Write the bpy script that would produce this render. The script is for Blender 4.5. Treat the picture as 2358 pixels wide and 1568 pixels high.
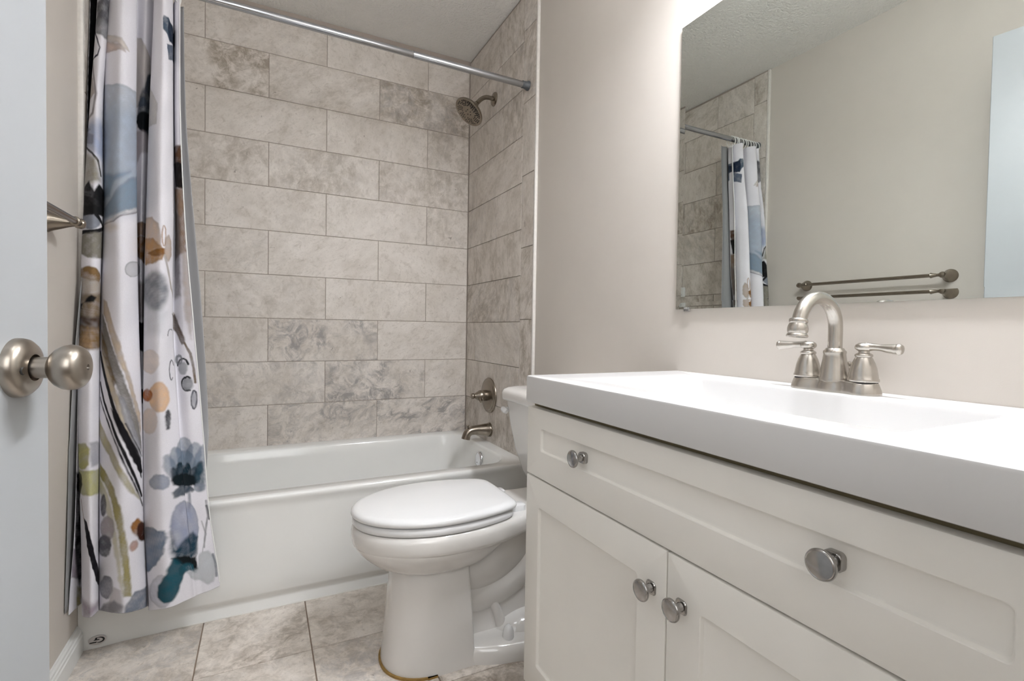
import bpy, bmesh, math, random
import numpy as np
from mathutils import Vector, Matrix

for o in list(bpy.data.objects):
    bpy.data.objects.remove(o, do_unlink=True)
S = bpy.context.scene
C = S.collection
random.seed(7)
PI = math.pi

# ------------------------------------------------------------------ camera
cam_d = bpy.data.cameras.new('camera')
cam_d.sensor_width = 36.0
cam_d.lens = 1140.53 / 2358.0 * 36.0
cam_d.clip_start = 0.02
cam = bpy.data.objects.new('camera', cam_d)
C.objects.link(cam)
YAW, PITCH, ROLL = 0.466557, -0.02302, 0.016076
fw = Vector((math.sin(YAW) * math.cos(PITCH), math.cos(YAW) * math.cos(PITCH), math.sin(PITCH)))
rt0 = Vector((math.cos(YAW), -math.sin(YAW), 0))
up0 = rt0.cross(fw)
rt = math.cos(ROLL) * rt0 + math.sin(ROLL) * up0
up = -math.sin(ROLL) * rt0 + math.cos(ROLL) * up0
m = Matrix((rt, up, -fw)).transposed().to_4x4()
m.translation = Vector((-1.02724, -2.61256, 0.9709))
cam.matrix_world = m
S.camera = cam

# ------------------------------------------------------------------ world, view, lights
w = bpy.data.worlds.new('world'); S.world = w; w.use_nodes = True
bg = w.node_tree.nodes['Background']
bg.inputs[0].default_value = (0.93, 0.97, 1.0, 1)
bg.inputs[1].default_value = 0.9
S.view_settings.view_transform = 'Standard'
S.view_settings.look = 'None'
S.view_settings.gamma = 1.0
S.view_settings.use_curve_mapping = False
S.view_settings.exposure = 0.31

def lamp(name, kind, loc, power, color, size=None, size_y=None, target=None):
    d = bpy.data.lights.new(name, kind); d.energy = power; d.color = color
    if kind == 'AREA':
        d.shape = 'RECTANGLE'; d.size = size; d.size_y = size_y or size
    elif size:
        d.shadow_soft_size = size
    o = bpy.data.objects.new(name, d); C.objects.link(o); o.location = loc
    if target is not None:
        o.rotation_euler = (Vector(target) - Vector(loc)).to_track_quat('-Z', 'Y').to_euler()
    return o
# added unseen fill light behind the camera, shining in through the open doorway
HALL_FILL = 11.5          # power of the added fill
lamp('hall_fill', 'AREA', (-0.95, -3.5, 1.75), HALL_FILL, (0.97, 0.985, 1.0), 1.0, 1.2, (-0.75, -1.0, 0.9))
BULB = 51.0          # glow of the vanity lamp shades
OPEN = 164.0         # bulb light through the open bottom of the shades
CEIL_FILL = 7.0          # glow of the added ceiling fill

# ------------------------------------------------------------------ materials
def lin(c):
    return tuple(((v / 255.0) / 12.92 if v / 255.0 <= 0.04045 else (((v / 255.0) + 0.055) / 1.055) ** 2.4) for v in c)

def new_mat(name):
    mt = bpy.data.materials.new(name); mt.use_nodes = True
    nt = mt.node_tree
    return mt, nt, nt.nodes['Principled BSDF']

def N(nt, typ, **kw):
    n = nt.nodes.new(typ)
    for k, v in kw.items():
        setattr(n, k, v)
    return n

def noise(nt, vec, scale, detail=4, rough=0.55, dist=0.0):
    n = N(nt, 'ShaderNodeTexNoise')
    n.inputs['Scale'].default_value = scale; n.inputs['Detail'].default_value = detail
    n.inputs['Roughness'].default_value = rough; n.inputs['Distortion'].default_value = dist
    nt.links.new(vec, n.inputs['Vector'])
    return n.outputs['Fac']

def ramp(nt, fac, stops):
    r = N(nt, 'ShaderNodeValToRGB')
    e = r.color_ramp.elements
    while len(e) < len(stops):
        e.new(0.5)
    for el, (p, c) in zip(e, stops):
        el.position = p; el.color = (*c, 1) if len(c) == 3 else c
    nt.links.new(fac, r.inputs[0])
    return r.outputs[0]

def mix(nt, fac, a, b, mode='MIX'):
    n = N(nt, 'ShaderNodeMix', data_type='RGBA', blend_type=mode)
    for sock, v in ((n.inputs[0], fac), (n.inputs[6], a), (n.inputs[7], b)):
        if isinstance(v, (int, float)):
            sock.default_value = v
        elif isinstance(v, tuple):
            sock.default_value = (*v, 1) if len(v) == 3 else v
        else:
            nt.links.new(v, sock)
    return n.outputs[2]

def math_n(nt, op, a, b=0.0):
    n = N(nt, 'ShaderNodeMath', operation=op)
    for sock, v in ((n.inputs[0], a), (n.inputs[1], b)):
        if isinstance(v, (int, float)):
            sock.default_value = v
        else:
            nt.links.new(v, sock)
    return n.outputs[0]

def bump(nt, bsdf, h, strength=0.2, dist=0.002):
    b = N(nt, 'ShaderNodeBump'); b.inputs['Strength'].default_value = strength; b.inputs['Distance'].default_value = dist
    nt.links.new(h, b.inputs['Height']); nt.links.new(b.outputs[0], bsdf.inputs['Normal'])

def objvec(nt):
    return N(nt, 'ShaderNodeTexCoord').outputs['Object']

def plain(name, col, rough=0.5, metal=0.0, var=0.03, scale=8.0, bump_scale=None, bump_s=0.1, bump_d=0.001, coat=0.0, spec=None):
    mt, nt, b = new_mat(name)
    v = objvec(nt)
    f = noise(nt, v, scale, 3)
    c = lin(col)
    lo = tuple(x * (1 - var) for x in c); hi = tuple(min(1, x * (1 + var)) for x in c)
    nt.links.new(ramp(nt, f, [(0.3, lo), (0.7, hi)]), b.inputs['Base Color'])
    b.inputs['Roughness'].default_value = rough
    b.inputs['Metallic'].default_value = metal
    if coat:
        b.inputs['Coat Weight'].default_value = coat; b.inputs['Coat Roughness'].default_value = 0.05
    if spec is not None:
        b.inputs['Specular IOR Level'].default_value = spec
    if bump_scale:
        bump(nt, b, noise(nt, v, bump_scale, 4, 0.6), bump_s, bump_d)
    return mt

def tile_mat(name, light, mid, dark, grey, rough=0.42, scale=1.0, grain=1.8):
    """Stone-look ceramic: every tile reads its own random offset, veining and tone from the 'tile' attribute."""
    mt, nt, b = new_mat(name)
    at = N(nt, 'ShaderNodeAttribute', attribute_name='tile')
    sep = N(nt, 'ShaderNodeSeparateColor'); nt.links.new(at.outputs['Color'], sep.inputs[0])
    seed, vein, tone = sep.outputs
    off = N(nt, 'ShaderNodeVectorMath', operation='SCALE'); off.inputs[0].default_value = (37.0, 23.0, 51.0)
    nt.links.new(seed, off.inputs['Scale'])
    add = N(nt, 'ShaderNodeVectorMath', operation='ADD')
    nt.links.new(objvec(nt), add.inputs[0]); nt.links.new(off.outputs[0], add.inputs[1])
    # turn the grain a little differently on each tile
    rot = N(nt, 'ShaderNodeVectorRotate', rotation_type='EULER_XYZ')
    cx = N(nt, 'ShaderNodeCombineXYZ'); a2 = math_n(nt, 'MULTIPLY', seed, 9.0)
    for i in range(3):
        nt.links.new(a2, cx.inputs[i])
    nt.links.new(add.outputs[0], rot.inputs['Vector']); nt.links.new(cx.outputs[0], rot.inputs['Rotation'])
    st = N(nt, 'ShaderNodeVectorMath', operation='MULTIPLY'); st.inputs[1].default_value = (scale, grain * scale, scale)
    nt.links.new(rot.outputs[0], st.inputs[0]); v = st.outputs[0]
    cloud = noise(nt, v, 5.0, 8, 0.66, 0.45)
    fine = noise(nt, v, 26.0, 9, 0.74, 0.7)
    speck = noise(nt, v, 95.0, 3, 0.6, 0.4)
    pit = noise(nt, v, 34.0, 2, 0.5, 0.9)
    base = mix(nt, ramp(nt, cloud, [(0.38, (0, 0, 0)), (0.66, (1, 1, 1))]), lin(light), lin(mid))
    # darker cloudy patches broken up by finer grain, stronger where the tile's tone says so
    big = ramp(nt, noise(nt, v, 5.0, 3, 0.5, 0.3), [(0.36, (0, 0, 0)), (0.62, (1, 1, 1))])
    brk = ramp(nt, noise(nt, v, 19.0, 10, 0.72, 0.5), [(0.40, (0, 0, 0)), (0.62, (1, 1, 1))])
    d1 = math_n(nt, 'MULTIPLY', math_n(nt, 'MULTIPLY', math_n(nt, 'ADD', big, 0.25), brk), tone)
    base = mix(nt, math_n(nt, 'MINIMUM', math_n(nt, 'MULTIPLY', d1, 1.2), 1.0), base, lin(dark))
    # grey wispy veins
    big2 = ramp(nt, noise(nt, v, 7.0, 3, 0.5, 0.6), [(0.38, (0, 0, 0)), (0.58, (1, 1, 1))])
    brk2 = ramp(nt, noise(nt, v, 14.0, 11, 0.76, 1.0), [(0.43, (0, 0, 0)), (0.60, (1, 1, 1))])
    v1 = math_n(nt, 'MULTIPLY', math_n(nt, 'MULTIPLY', math_n(nt, 'ADD', big2, 0.3), brk2), vein)
    base = mix(nt, math_n(nt, 'MINIMUM', math_n(nt, 'MULTIPLY', v1, 1.0), 1.0), base, lin(grey))
    base = mix(nt, math_n(nt, 'MULTIPLY', ramp(nt, fine, [(0.52, (0, 0, 0)), (0.70, (1, 1, 1))]), 0.5), base, lin(dark))
    base = mix(nt, math_n(nt, 'MULTIPLY', ramp(nt, fine, [(0.25, (1, 1, 1)), (0.42, (0, 0, 0))]), 0.45), base, lin((222, 216, 210)))
    base = mix(nt, math_n(nt, 'MULTIPLY', ramp(nt, speck, [(0.3, (1, 1, 1)), (0.45, (0, 0, 0))]), 0.28), base, lin(dark))
    base = mix(nt, math_n(nt, 'MULTIPLY', ramp(nt, pit, [(0.72, (0, 0, 0)), (0.78, (1, 1, 1))]), 0.6), base, lin((112, 100, 90)))
    nt.links.new(base, b.inputs['Base Color'])
    b.inputs['Roughness'].default_value = rough
    bump(nt, b, fine, 0.12, 0.001)
    return mt

M = {}
M['tile'] = tile_mat('stone_look_tile', (230, 223, 216), (214, 206, 197), (160, 149, 135), (156, 151, 148))
M['floor_tile'] = tile_mat('floor_stone_tile', (238, 230, 221), (222, 212, 201), (158, 146, 132), (176, 172, 170), 0.38, 1.25, 1.15)
M['bull'] = plain('pale_tile_edge', (222, 218, 212), 0.5, var=0.06, scale=60)
M['grout'] = plain('taupe_grout', (168, 157, 148), 0.9, bump_scale=300, bump_s=0.3)
M['floor_grout'] = plain('brown_floor_grout', (150, 132, 118), 0.9, bump_scale=300, bump_s=0.3)
M['paint'] = plain('greige_wall_paint', (204, 197, 189), 0.62, var=0.012, bump_scale=420, bump_s=0.12, bump_d=0.0008)
M['ceil'] = plain('textured_ceiling_paint', (240, 238, 233), 0.85, var=0.02, bump_scale=70, bump_s=0.9, bump_d=0.012)
M['white_trim'] = plain('white_trim_paint', (232, 232, 230), 0.35, var=0.01)
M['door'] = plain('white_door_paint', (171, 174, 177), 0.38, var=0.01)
M['porcelain'] = plain('white_porcelain', (226, 223, 219), 0.12, var=0.008, coat=0.5)
M['seat'] = plain('white_seat_plastic', (232, 232, 232), 0.18, var=0.006)
M['tub'] = plain('white_tub_enamel', (236, 236, 233), 0.14, var=0.008, coat=0.4)
M['cab'] = plain('off_white_cabinet_paint', (241, 238, 231), 0.42, var=0.012)
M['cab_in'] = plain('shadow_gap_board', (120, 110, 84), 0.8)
M['counter'] = plain('white_cultured_marble', (213, 212, 211), 0.22, var=0.006)
M['nickel'] = plain('brushed_nickel', (194, 189, 182), 0.27, 1.0, var=0.05, scale=40)
M['door_nickel'] = plain('satin_nickel', (168, 160, 150), 0.30, 1.0, var=0.05, scale=40)
M['bronze_nickel'] = plain('aged_brushed_nickel', (148, 139, 127), 0.27, 1.0, var=0.06, scale=40)
M['pewter'] = plain('polished_pewter', (170, 168, 166), 0.16, 1.0, var=0.12, scale=90)
M['chrome'] = plain('chrome', (225, 226, 230), 0.06, 1.0, var=0.02)
M['rod'] = plain('polished_steel_rod', (176, 178, 182), 0.16, 1.0, var=0.02)
M['gray_plastic'] = plain('grey_rubber_cap', (82, 86, 90), 0.35)
M['dark'] = plain('dark_rubber', (38, 36, 34), 0.5)
M['black'] = plain('black_print', (24, 23, 24), 0.4)
M['sticker'] = plain('pale_sticker', (206, 200, 196), 0.35)
M['caulk'] = plain('ochre_caulk', (150, 118, 60), 0.6, var=0.2, scale=60)
M['white_caulk'] = plain('white_caulk', (226, 224, 218), 0.5)
M['ring'] = plain('white_plastic_ring', (232, 232, 230), 0.3)
M['liner'] = plain('grey_vinyl_liner', (158, 158, 159), 0.42, var=0.02)
mt, nt, b = new_mat('mirror_silver'); b.inputs['Metallic'].default_value = 1; b.inputs['Roughness'].default_value = 0.0
_v = objvec(nt); nt.links.new(ramp(nt, noise(nt, _v, 3, 2), [(0.3, (0.755, 0.795, 0.77)), (0.7, (0.765, 0.80, 0.775))]), b.inputs['Base Color'])
M['mirror'] = mt
M['mirror_edge'] = plain('mirror_glass_edge', (150, 160, 156), 0.15, 0.6)
mt, nt, b = new_mat('clear_plastic'); b.inputs['Transmission Weight'].default_value = 0.9; b.inputs['Roughness'].default_value = 0.05
b.inputs['IOR'].default_value = 1.46; b.inputs['Base Color'].default_value = (0.95, 0.95, 0.95, 1)
M['clear'] = mt
def emit(name, col, s):
    mt, nt, b = new_mat(name); b.inputs['Base Color'].default_value = (*col, 1)
    b.inputs['Emission Color'].default_value = (*col, 1); b.inputs['Emission Strength'].default_value = s
    return mt
M['shade'] = emit('lit_frosted_shade', (0.96, 0.985, 1.03), BULB)
M['bulb'] = emit('lit_bulb', (0.96, 0.985, 1.03), OPEN)
M['fill_diffuser'] = emit('ceiling_fill_glow', (0.96, 0.985, 1.03), CEIL_FILL)

# printed shower curtain cloth: colours, with one painted shade, come from the 'print' attribute painted on the cloth below
mt, nt, b = new_mat('printed_curtain_cloth')
at = N(nt, 'ShaderNodeAttribute', attribute_name='print')
_v = objvec(nt)
grain = noise(nt, _v, 420, 3, 0.6)
nt.links.new(mix(nt, 0.10, at.outputs['Color'], ramp(nt, grain, [(0.3, (0.25, 0.25, 0.25)), (0.7, (1, 1, 1))]), 'MULTIPLY'), b.inputs['Base Color'])
b.inputs['Roughness'].default_value = 0.7
b.inputs['Specular IOR Level'].default_value = 0.2
M['curtain'] = mt

# ------------------------------------------------------------------ mesh helpers
ORG = {}
class MB:
    def __init__(s): s.bm = bmesh.new()
    def box(s, a, b, bev=0.0, seg=2):
        r = bmesh.ops.create_cube(s.bm, size=1.0)
        vs = r['verts']
        for v in vs:
            v.co = Vector([(a[i] + b[i]) / 2 + v.co[i] * (b[i] - a[i]) for i in range(3)])
        if bev:
            es = list({e for v in vs for e in v.link_edges})
            bmesh.ops.bevel(s.bm, geom=es, offset=bev, segments=seg, profile=0.5, affect='EDGES')
        return s
    def loft(s, rings, cap0=True, cap1=True, closed=True):
        R = [[s.bm.verts.new(p) for p in r] for r in rings]
        n = len(R[0])
        for i in range(len(R) - 1):
            for j in range(n if closed else n - 1):
                k = (j + 1) % n
                s.bm.faces.new((R[i][j], R[i][k], R[i + 1][k], R[i + 1][j]))
        if cap0: s.bm.faces.new(R[0][::-1])
        if cap1: s.bm.faces.new(R[-1])
        return s
    def lathe(s, prof, o, axis=(0, 0, 1), n=40, caps=True):
        ax = Vector(axis).normalized(); e1 = ax.orthogonal().normalized(); e2 = ax.cross(e1)
        o = Vector(o)
        rings = [[o + ax * h + (e1 * math.cos(2 * PI * k / n) + e2 * math.sin(2 * PI * k / n)) * max(r, 1e-5) for k in range(n)] for r, h in prof]
        return s.loft(rings, caps, caps)
    def tube(s, pts, rad, n=20, caps=True, smooth=None):
        P = [Vector(p) for p in pts]
        if smooth:
            P, rad = spline(P, rad, smooth)
        if not hasattr(rad, '__len__'): rad = [rad] * len(P)
        rings = []; ref = None
        for i, p in enumerate(P):
            t = (P[min(i + 1, len(P) - 1)] - P[max(i - 1, 0)]).normalized()
            if ref is None: ref = t.orthogonal().normalized()
            ref = (ref - t * ref.dot(t)).normalized()
            b2 = t.cross(ref)
            rings.append([p + (ref * math.cos(2 * PI * k / n) + b2 * math.sin(2 * PI * k / n)) * rad[i] for k in range(n)])
        return s.loft(rings, caps, caps)
    def sphere(s, c, r, sc=(1, 1, 1), u=24, v=16):
        q = bmesh.ops.create_uvsphere(s.bm, u_segments=u, v_segments=v, radius=r)
        for w_ in q['verts']: w_.co = Vector([c[i] + w_.co[i] * sc[i] for i in range(3)])
        return s
    def prism(s, poly, ax, lo, hi, bev=0.0):
        """poly in the two axes other than ax (cyclic order), extruded from lo to hi along ax"""
        o = [(1, 2), (2, 0), (0, 1)][ax]
        def mk(p, h):
            q = [0, 0, 0]; q[o[0]] = p[0]; q[o[1]] = p[1]; q[ax] = h; return q
        return s.loft([[mk(p, lo) for p in poly], [mk(p, hi) for p in poly]])
    def build(s, name, mat, parent=None, angle=40, smooth=True):
        bm = s.bm
        bmesh.ops.recalc_face_normals(bm, faces=bm.faces)
        org = Vector((0, 0, 0))
        if parent is not None: org = Vector(ORG.get(parent.name, (0, 0, 0)))
        else:
            xs = [v.co for v in bm.verts]
            org = Vector((sum(v.x for v in xs) / len(xs), sum(v.y for v in xs) / len(xs), min(v.z for v in xs)))
        for v in bm.verts: v.co -= org
        me = bpy.data.meshes.new(name); bm.to_mesh(me); bm.free()
        return finish(name, me, mat, parent, org, angle, smooth)

def finish(name, me, mat, parent, org, angle=40, smooth=True):
    me.materials.append(mat)
    if smooth:
        me.shade_smooth(); me.set_sharp_from_angle(angle=math.radians(angle))
    o = bpy.data.objects.new(name, me); C.objects.link(o)
    if parent is not None: o.parent = parent
    else: o.location = org
    ORG[o.name] = tuple(org)
    return o

def spline(P, rad, sub):
    out = []; rr = []
    n = len(P); isl = hasattr(rad, '__len__')
    for i in range(n - 1):
        p0, p1, p2, p3 = P[max(i - 1, 0)], P[i], P[i + 1], P[min(i + 2, n - 1)]
        for k in range(sub):
            f = k / sub
            out.append(0.5 * ((2 * p1) + (p2 - p0) * f + (2 * p0 - 5 * p1 + 4 * p2 - p3) * f * f + (3 * p1 - p0 - 3 * p2 + p3) * f ** 3))
            rr.append(rad[i] * (1 - f) + rad[i + 1] * f if isl else rad)
    out.append(P[-1]); rr.append(rad[-1] if isl else rad)
    return out, rr

def tag(o, label, cat, group=None):
    o['label'] = label; o['category'] = cat
    if group: o['group'] = group
    return o
def thing(name, loc, label, cat, group=None):
    o = bpy.data.objects.new(name, None); C.objects.link(o); o.location = loc; o.empty_display_size = 0.05
    ORG[o.name] = tuple(loc)
    return tag(o, label, cat, group)
def struct(o, label, cat='wall'):
    o['kind'] = 'structure'; o['label'] = label; o['category'] = cat
    return o
def copy_tree(o, parent=None):
    c = o.copy(); C.objects.link(c); c.parent = parent
    for ch in list(o.children): copy_tree(ch, c)
    return c

# ------------------------------------------------------------------ room shell
RW, LW = 0.012, -1.51            # painted faces of the right and left walls
ZC = 2.455                       # ceiling
TOP = 2.447                      # datum of the tile rows
RH = 0.20618                     # tile row height with grout
FY = -2.56                       # room side of the entry wall
HY = -4.3                        # far end of the hall

def slab(name, a, b, mat, label, cat='wall'):
    return struct(MB().box(a, b).build(name, mat, smooth=False), label, cat)
slab('floor', (LW - 0.1, HY, -0.05), (0.9, 0.15, -0.004), M['floor_grout'], 'stone look tiled bathroom floor', 'floor')
slab('ceiling', (LW - 0.1, HY, ZC), (0.9, 0.15, ZC + 0.05), M['ceil'], 'off white textured ceiling over tub and vanity', 'ceiling')
slab('wall_back', (LW - 0.1, 0.0025, 0), (0.12, 0.13, ZC), M['grout'], 'stone look tiled wall along the back of the bathtub')
slab('wall_right', (RW, HY, 0), (RW + 0.12, 0.0025, ZC), M['paint'], 'greige painted wall carrying the vanity mirror')
slab('wall_left', (LW - 0.1, HY, 0), (LW, 0.0025, ZC), M['paint'], 'greige painted wall behind the towel bar and open door')
eb = MB()
eb.box((-0.62, FY - 0.12, 0), (RW, FY, ZC)); eb.box((LW, FY - 0.12, 0), (-1.385, FY, ZC)); eb.box((-1.385, FY - 0.12, 2.06), (-0.62, FY, ZC))
struct(eb.build('wall_front', M['paint'], smooth=False), 'greige painted entry wall with the doorway the photo is taken from')
slab('wall_hall', (LW - 0.1, HY - 0.1, 0), (0.9, HY, ZC), M['paint'], 'greige painted hall wall behind the photographer')

def tiles(name, rects, to3, mat, parent, seed0=0, gap=0.0013, th=0.0045):
    """one mesh of tile slabs; rects = (u0,u1,v0,v1,vein,tone); to3(u,v,d) with d = height over the grout"""
    bm = bmesh.new(); lay = bm.faces.layers.float_color.new('tile')
    rnd = random.Random(seed0)
    for (u0, u1, v0, v1, vein, tone) in rects:
        u0 += gap; u1 -= gap; v0 += gap; v1 -= gap
        sd = rnd.random(); c = (sd, vein, tone, 1)
        b_ = 0.0012
        lo = [bm.verts.new(to3(u, v, 0.0)) for u, v in ((u0, v0), (u1, v0), (u1, v1), (u0, v1))]
        md = [bm.verts.new(to3(u, v, th - b_)) for u, v in ((u0, v0), (u1, v0), (u1, v1), (u0, v1))]
        hi = [bm.verts.new(to3(u, v, th)) for u, v in ((u0 + b_, v0 + b_), (u1 - b_, v0 + b_), (u1 - b_, v1 - b_), (u0 + b_, v1 - b_))]
        fs = [bm.faces.new(hi)]
        for A, B in ((lo, md), (md, hi)):
            for i in range(4):
                fs.append(bm.faces.new((A[i], A[(i + 1) % 4], B[(i + 1) % 4], B[i])))
        for f in fs: f[lay] = c
    bmesh.ops.recalc_face_normals(bm, faces=bm.faces)
    me = bpy.data.meshes.new(name); 
    org = Vector(ORG[parent.name])
    for v in bm.verts: v.co -= org
    bm.to_mesh(me); bm.free()
    return finish(name, me, mat, parent, org, smooth=False)

def zrow(v): return TOP - v * RH
PER = 0.511
XA, XH = -1.2609, -1.2609 + PER / 2
tone_back = {0: [(.1, .1), (.15, .25), (.1, .1), (.1, .3)], 1: [(.0, .95), (.15, .35), (.55, .85)], 2: [(.1, .1), (.1, .15), (.1, .15), (.2, .4)],
             3: [(.1, .5), (.2, .5), (.2, .6)], 4: [(.1, .3), (.1, .2), (.1, .15), (.25, .35)], 5: [(.2, .25), (.05, .15), (.05, .15)],
             6: [(.1, .2), (.15, .3), (.1, .1), (.1, .15)], 7: [(.1, .25), (.85, .2), (.1, .1)], 8: [(.2, .2), (.5, .2), (.9, .15), (.15, .1)],
             9: [(.2, .25), (.75, .2), (.9, .15)], 10: [(.3, .3)] * 4}
rb = []
for r in range(10):
    cuts = [XA + PER * k for k in range(-1, 3)] if r % 2 == 0 else [XH + PER * k for k in range(-1, 3)]
    xs = [-1.4955] + [c for c in cuts if -1.49 < c < -0.01] + [-0.001]
    tl = tone_back[r]
    n = len(xs) - 1
    for i in range(n):
        k = i - (n - len(tl)); k = max(k, 0)
        v1 = zrow(r) if r else TOP - 0.012
        rb.append((xs[i], xs[i + 1], zrow(r + 1), v1, *tl[k]))
tiles('wall_tile', rb, lambda u, v, d: (u, 0.0045 - d, v), M['tile'], bpy.data.objects['wall_back'], 11)

def side_rects(seed):
    rnd = random.Random(seed); out = []
    yj = 0.645
    for r in range(10):
        c = 0.3885 if r % 2 == 0 else 0.128
        cuts = [0.006] + [c] + ([] if c > 0.3 else []) + [yj]
        v1 = zrow(r) if r else TOP - 0.004
        for i in range(len(cuts) - 1):
            out.append((cuts[i], cuts[i + 1], zrow(r + 1), v1, rnd.choice((.05, .1, .2, .35)), rnd.choice((.2, .35, .5, .7))))
    return out
def bull_rects(seed, edge):
    rnd = random.Random(seed); out = []
    z = 0.396; zs = [0.396, 0.696, 1.0135, 1.331, 1.648, 1.966, 2.283, TOP]
    for i in range(len(zs) - 1):
        out.append((0.645, edge, zs[i], zs[i + 1], rnd.choice((.1, .3)), rnd.choice((.3, .6, .8))))
    return out
wr, wl = bpy.data.objects['wall_right'], bpy.data.objects['wall_left']
# cement backing of the tiled parts of the side walls
ts = MB().box((0.005, -0.745, 0.39), (RW + 0.002, 0.002, ZC - 0.001)).build('tile_backing', M['grout'], wr, smooth=False)
tiles('wall_tile', side_rects(3), lambda u, v, d: (0.0045 - d, -u, v), M['tile'], wr, 5)
tiles('bullnose_tile', bull_rects(4, 0.755), lambda u, v, d: (0.0045 - d, -u, v), M['tile'], wr, 6)
MB().box((-0.001, -0.768, 0.39), (RW + 0.002, -0.755, ZC - 0.001), 0.004).build('tile_edge_trim', M['bull'], wr)
ts = MB().box((LW - 0.002, -0.735, 0.39), (-1.502, 0.002, ZC - 0.001)).build('tile_backing', M['grout'], wl, smooth=False)
tiles('wall_tile', side_rects(8), lambda u, v, d: (-1.502 + d, -u, v), M['tile'], wl, 9)
tiles('bullnose_tile', bull_rects(10, 0.728), lambda u, v, d: (-1.502 + d, -u, v), M['tile'], wl, 12)
MB().box((LW - 0.002, -0.742, 0.39), (-1.4965, -0.728, ZC - 0.001), 0.004).build('tile_edge_trim', M['bull'], wl)

# floor tiles, 12 inch grid with a cut row along the tub
rf = []; rnd = random.Random(21)
xs = [-1.195 + 0.3045 * k for k in range(-2, 6)]
ys = [-1.040 - 0.3045 * k for k in range(-1, 11)]
for x in xs:
    for y in ys:
        u0, u1 = max(x, LW), min(x + 0.3045, RW); v0, v1 = y - 0.3045, min(y, -0.742)
        if u1 - u0 > 0.01 and v1 - v0 > 0.01:
            rf.append((u0, u1, v0, v1, rnd.choice((.15, .3, .45, .6)), rnd.choice((.5, .7, .9))))
tiles('floor_tiling', rf, lambda u, v, d: (u, v, -0.0055 + d), M['floor_tile'], bpy.data.objects['floor'], 22, 0.0017, 0.0053)

# baseboards and door casing
def board(name, pts, ax, lo, hi, label):
    return struct(MB().prism(pts, ax, lo, hi).build(name, M['white_trim'], angle=25), label, 'baseboard')
# profile (y..z plane prism along y => axes (z,x)); for ax=1 coordinates are (z,x)
prof = [(0, 0), (0, .014), (.050, .014), (.053, .0115), (.060, .0112), (.063, .0085), (.070, .008), (.074, .0045), (.078, .0035), (.079, 0)]
board('baseboard_left', [(z, LW + x) for z, x in prof], 1, FY, -0.766, 'white moulded baseboard along the left wall, ending at the tub')
board('baseboard_right', [(z, RW - x) for z, x in prof], 1, -1.555, -0.766, 'white moulded baseboard on the right wall behind the toilet')
cs = MB()
for x0, x1 in ((-1.455, -1.385), (-0.62, -0.55)):
    cs.box((x0, FY, 0), (x1, FY + 0.012, 2.06), 0.003)
cs.box((-1.455, FY, 2.06), (-0.55, FY + 0.012, 2.13), 0.003)
struct(cs.build('trim_1', M['white_trim']), 'white casing around the doorway the photo is taken from', 'trim')

# ------------------------------------------------------------------ open door with its knob
dd = Vector((math.sin(math.radians(7.5)), math.cos(math.radians(7.5)), 0)); dn = Vector((dd.y, -dd.x, 0))
edge = Vector((-1.272, -1.78, 0)); hinge = edge - dd * 0.745
def dpt(t, n, z): p = hinge + dd * t + dn * n; return (p.x, p.y, z)
db = MB()
db.loft([[dpt(0, 0, z), dpt(0.745 - 0.002, 0, z), dpt(0.745, -0.002, z), dpt(0.745, -0.033, z), dpt(0.743, -0.035, z), dpt(0, -0.035, z)] for z in (0.012, 2.035)])
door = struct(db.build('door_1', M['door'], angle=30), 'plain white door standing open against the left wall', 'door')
kc = Vector(dpt(0.745 - 0.066, 0, 0.917))
MB().lathe([(0.0345, 0), (0.0345, 0.004), (0.033, 0.009), (0.029, 0.013), (0.022, 0.0155), (0.0155, 0.017), (0.0155, 0.006)], kc, dn, 64).build('rosette', M['door_nickel'], door, 50)
k = MB().lathe([(0.0125, 0.010), (0.0125, 0.031), (0.0150, 0.0325), (0.0175, 0.034), (0.0225, 0.0385), (0.0262, 0.045), (0.0272, 0.051), (0.0262, 0.057), (0.0235, 0.0615), (0.0195, 0.0645), (0.014, 0.0665), (0.006, 0.0672), (0.0035, 0.0672), (0.0033, 0.064), (0.0, 0.064)], kc, dn, 64).build('door_knob', M['door_nickel'], door, 50)
MB().lathe([(0.0032, 0.0635), (0.0026, 0.0655), (0, 0.0658)], kc, dn, 16).build('lock_button', M['chrome'], k)
sp = kc + dn * 0.0135 - dd * 0.0205 - Vector((0, 0, 0.002))
MB().lathe([(0.0048, -0.002), (0.0048, 0.0022), (0.0040, 0.0028), (0.0036, 0.0010), (0, 0.0008)], sp, dn, 24).build('set_screw', M['dark'], door)
# knob on the wall side of the door
kb = Vector(dpt(0.745 - 0.066, -0.035, 0.917))
MB().lathe([(0.0345, 0), (0.033, 0.009), (0.022, 0.0155), (0.0125, 0.016), (0.0125, 0.031), (0.0225, 0.0385), (0.0272, 0.051), (0.0195, 0.0645), (0.006, 0.0672), (0, 0.0672)], kb, -dn, 40).build('door_knob', M['door_nickel'], door, 50)
MB().box((edge.x - 0.001, 0, 0), (0, 0, 0)) if False else None
for z in (0.25, 1.75):
    MB().tube([dpt(-0.006, -0.002, z - 0.045), dpt(-0.006, -0.002, z + 0.045)], 0.006, 12).build('hinge', M['door_nickel'], door)
lp = MB()
a = [dpt(0.7448, -0.006, z) for z in (0.888, 0.946)]; b2 = [dpt(0.7448, -0.029, z) for z in (0.888, 0.946)]
a3 = [dpt(0.7462, -0.006, z) for z in (0.888, 0.946)]; b3 = [dpt(0.7462, -0.029, z) for z in (0.888, 0.946)]
lp.loft([[a[0], b2[0], b2[1], a[1]], [a3[0], b3[0], b3[1], a3[1]]]).build('latch_plate', M['door_nickel'], door)

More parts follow.
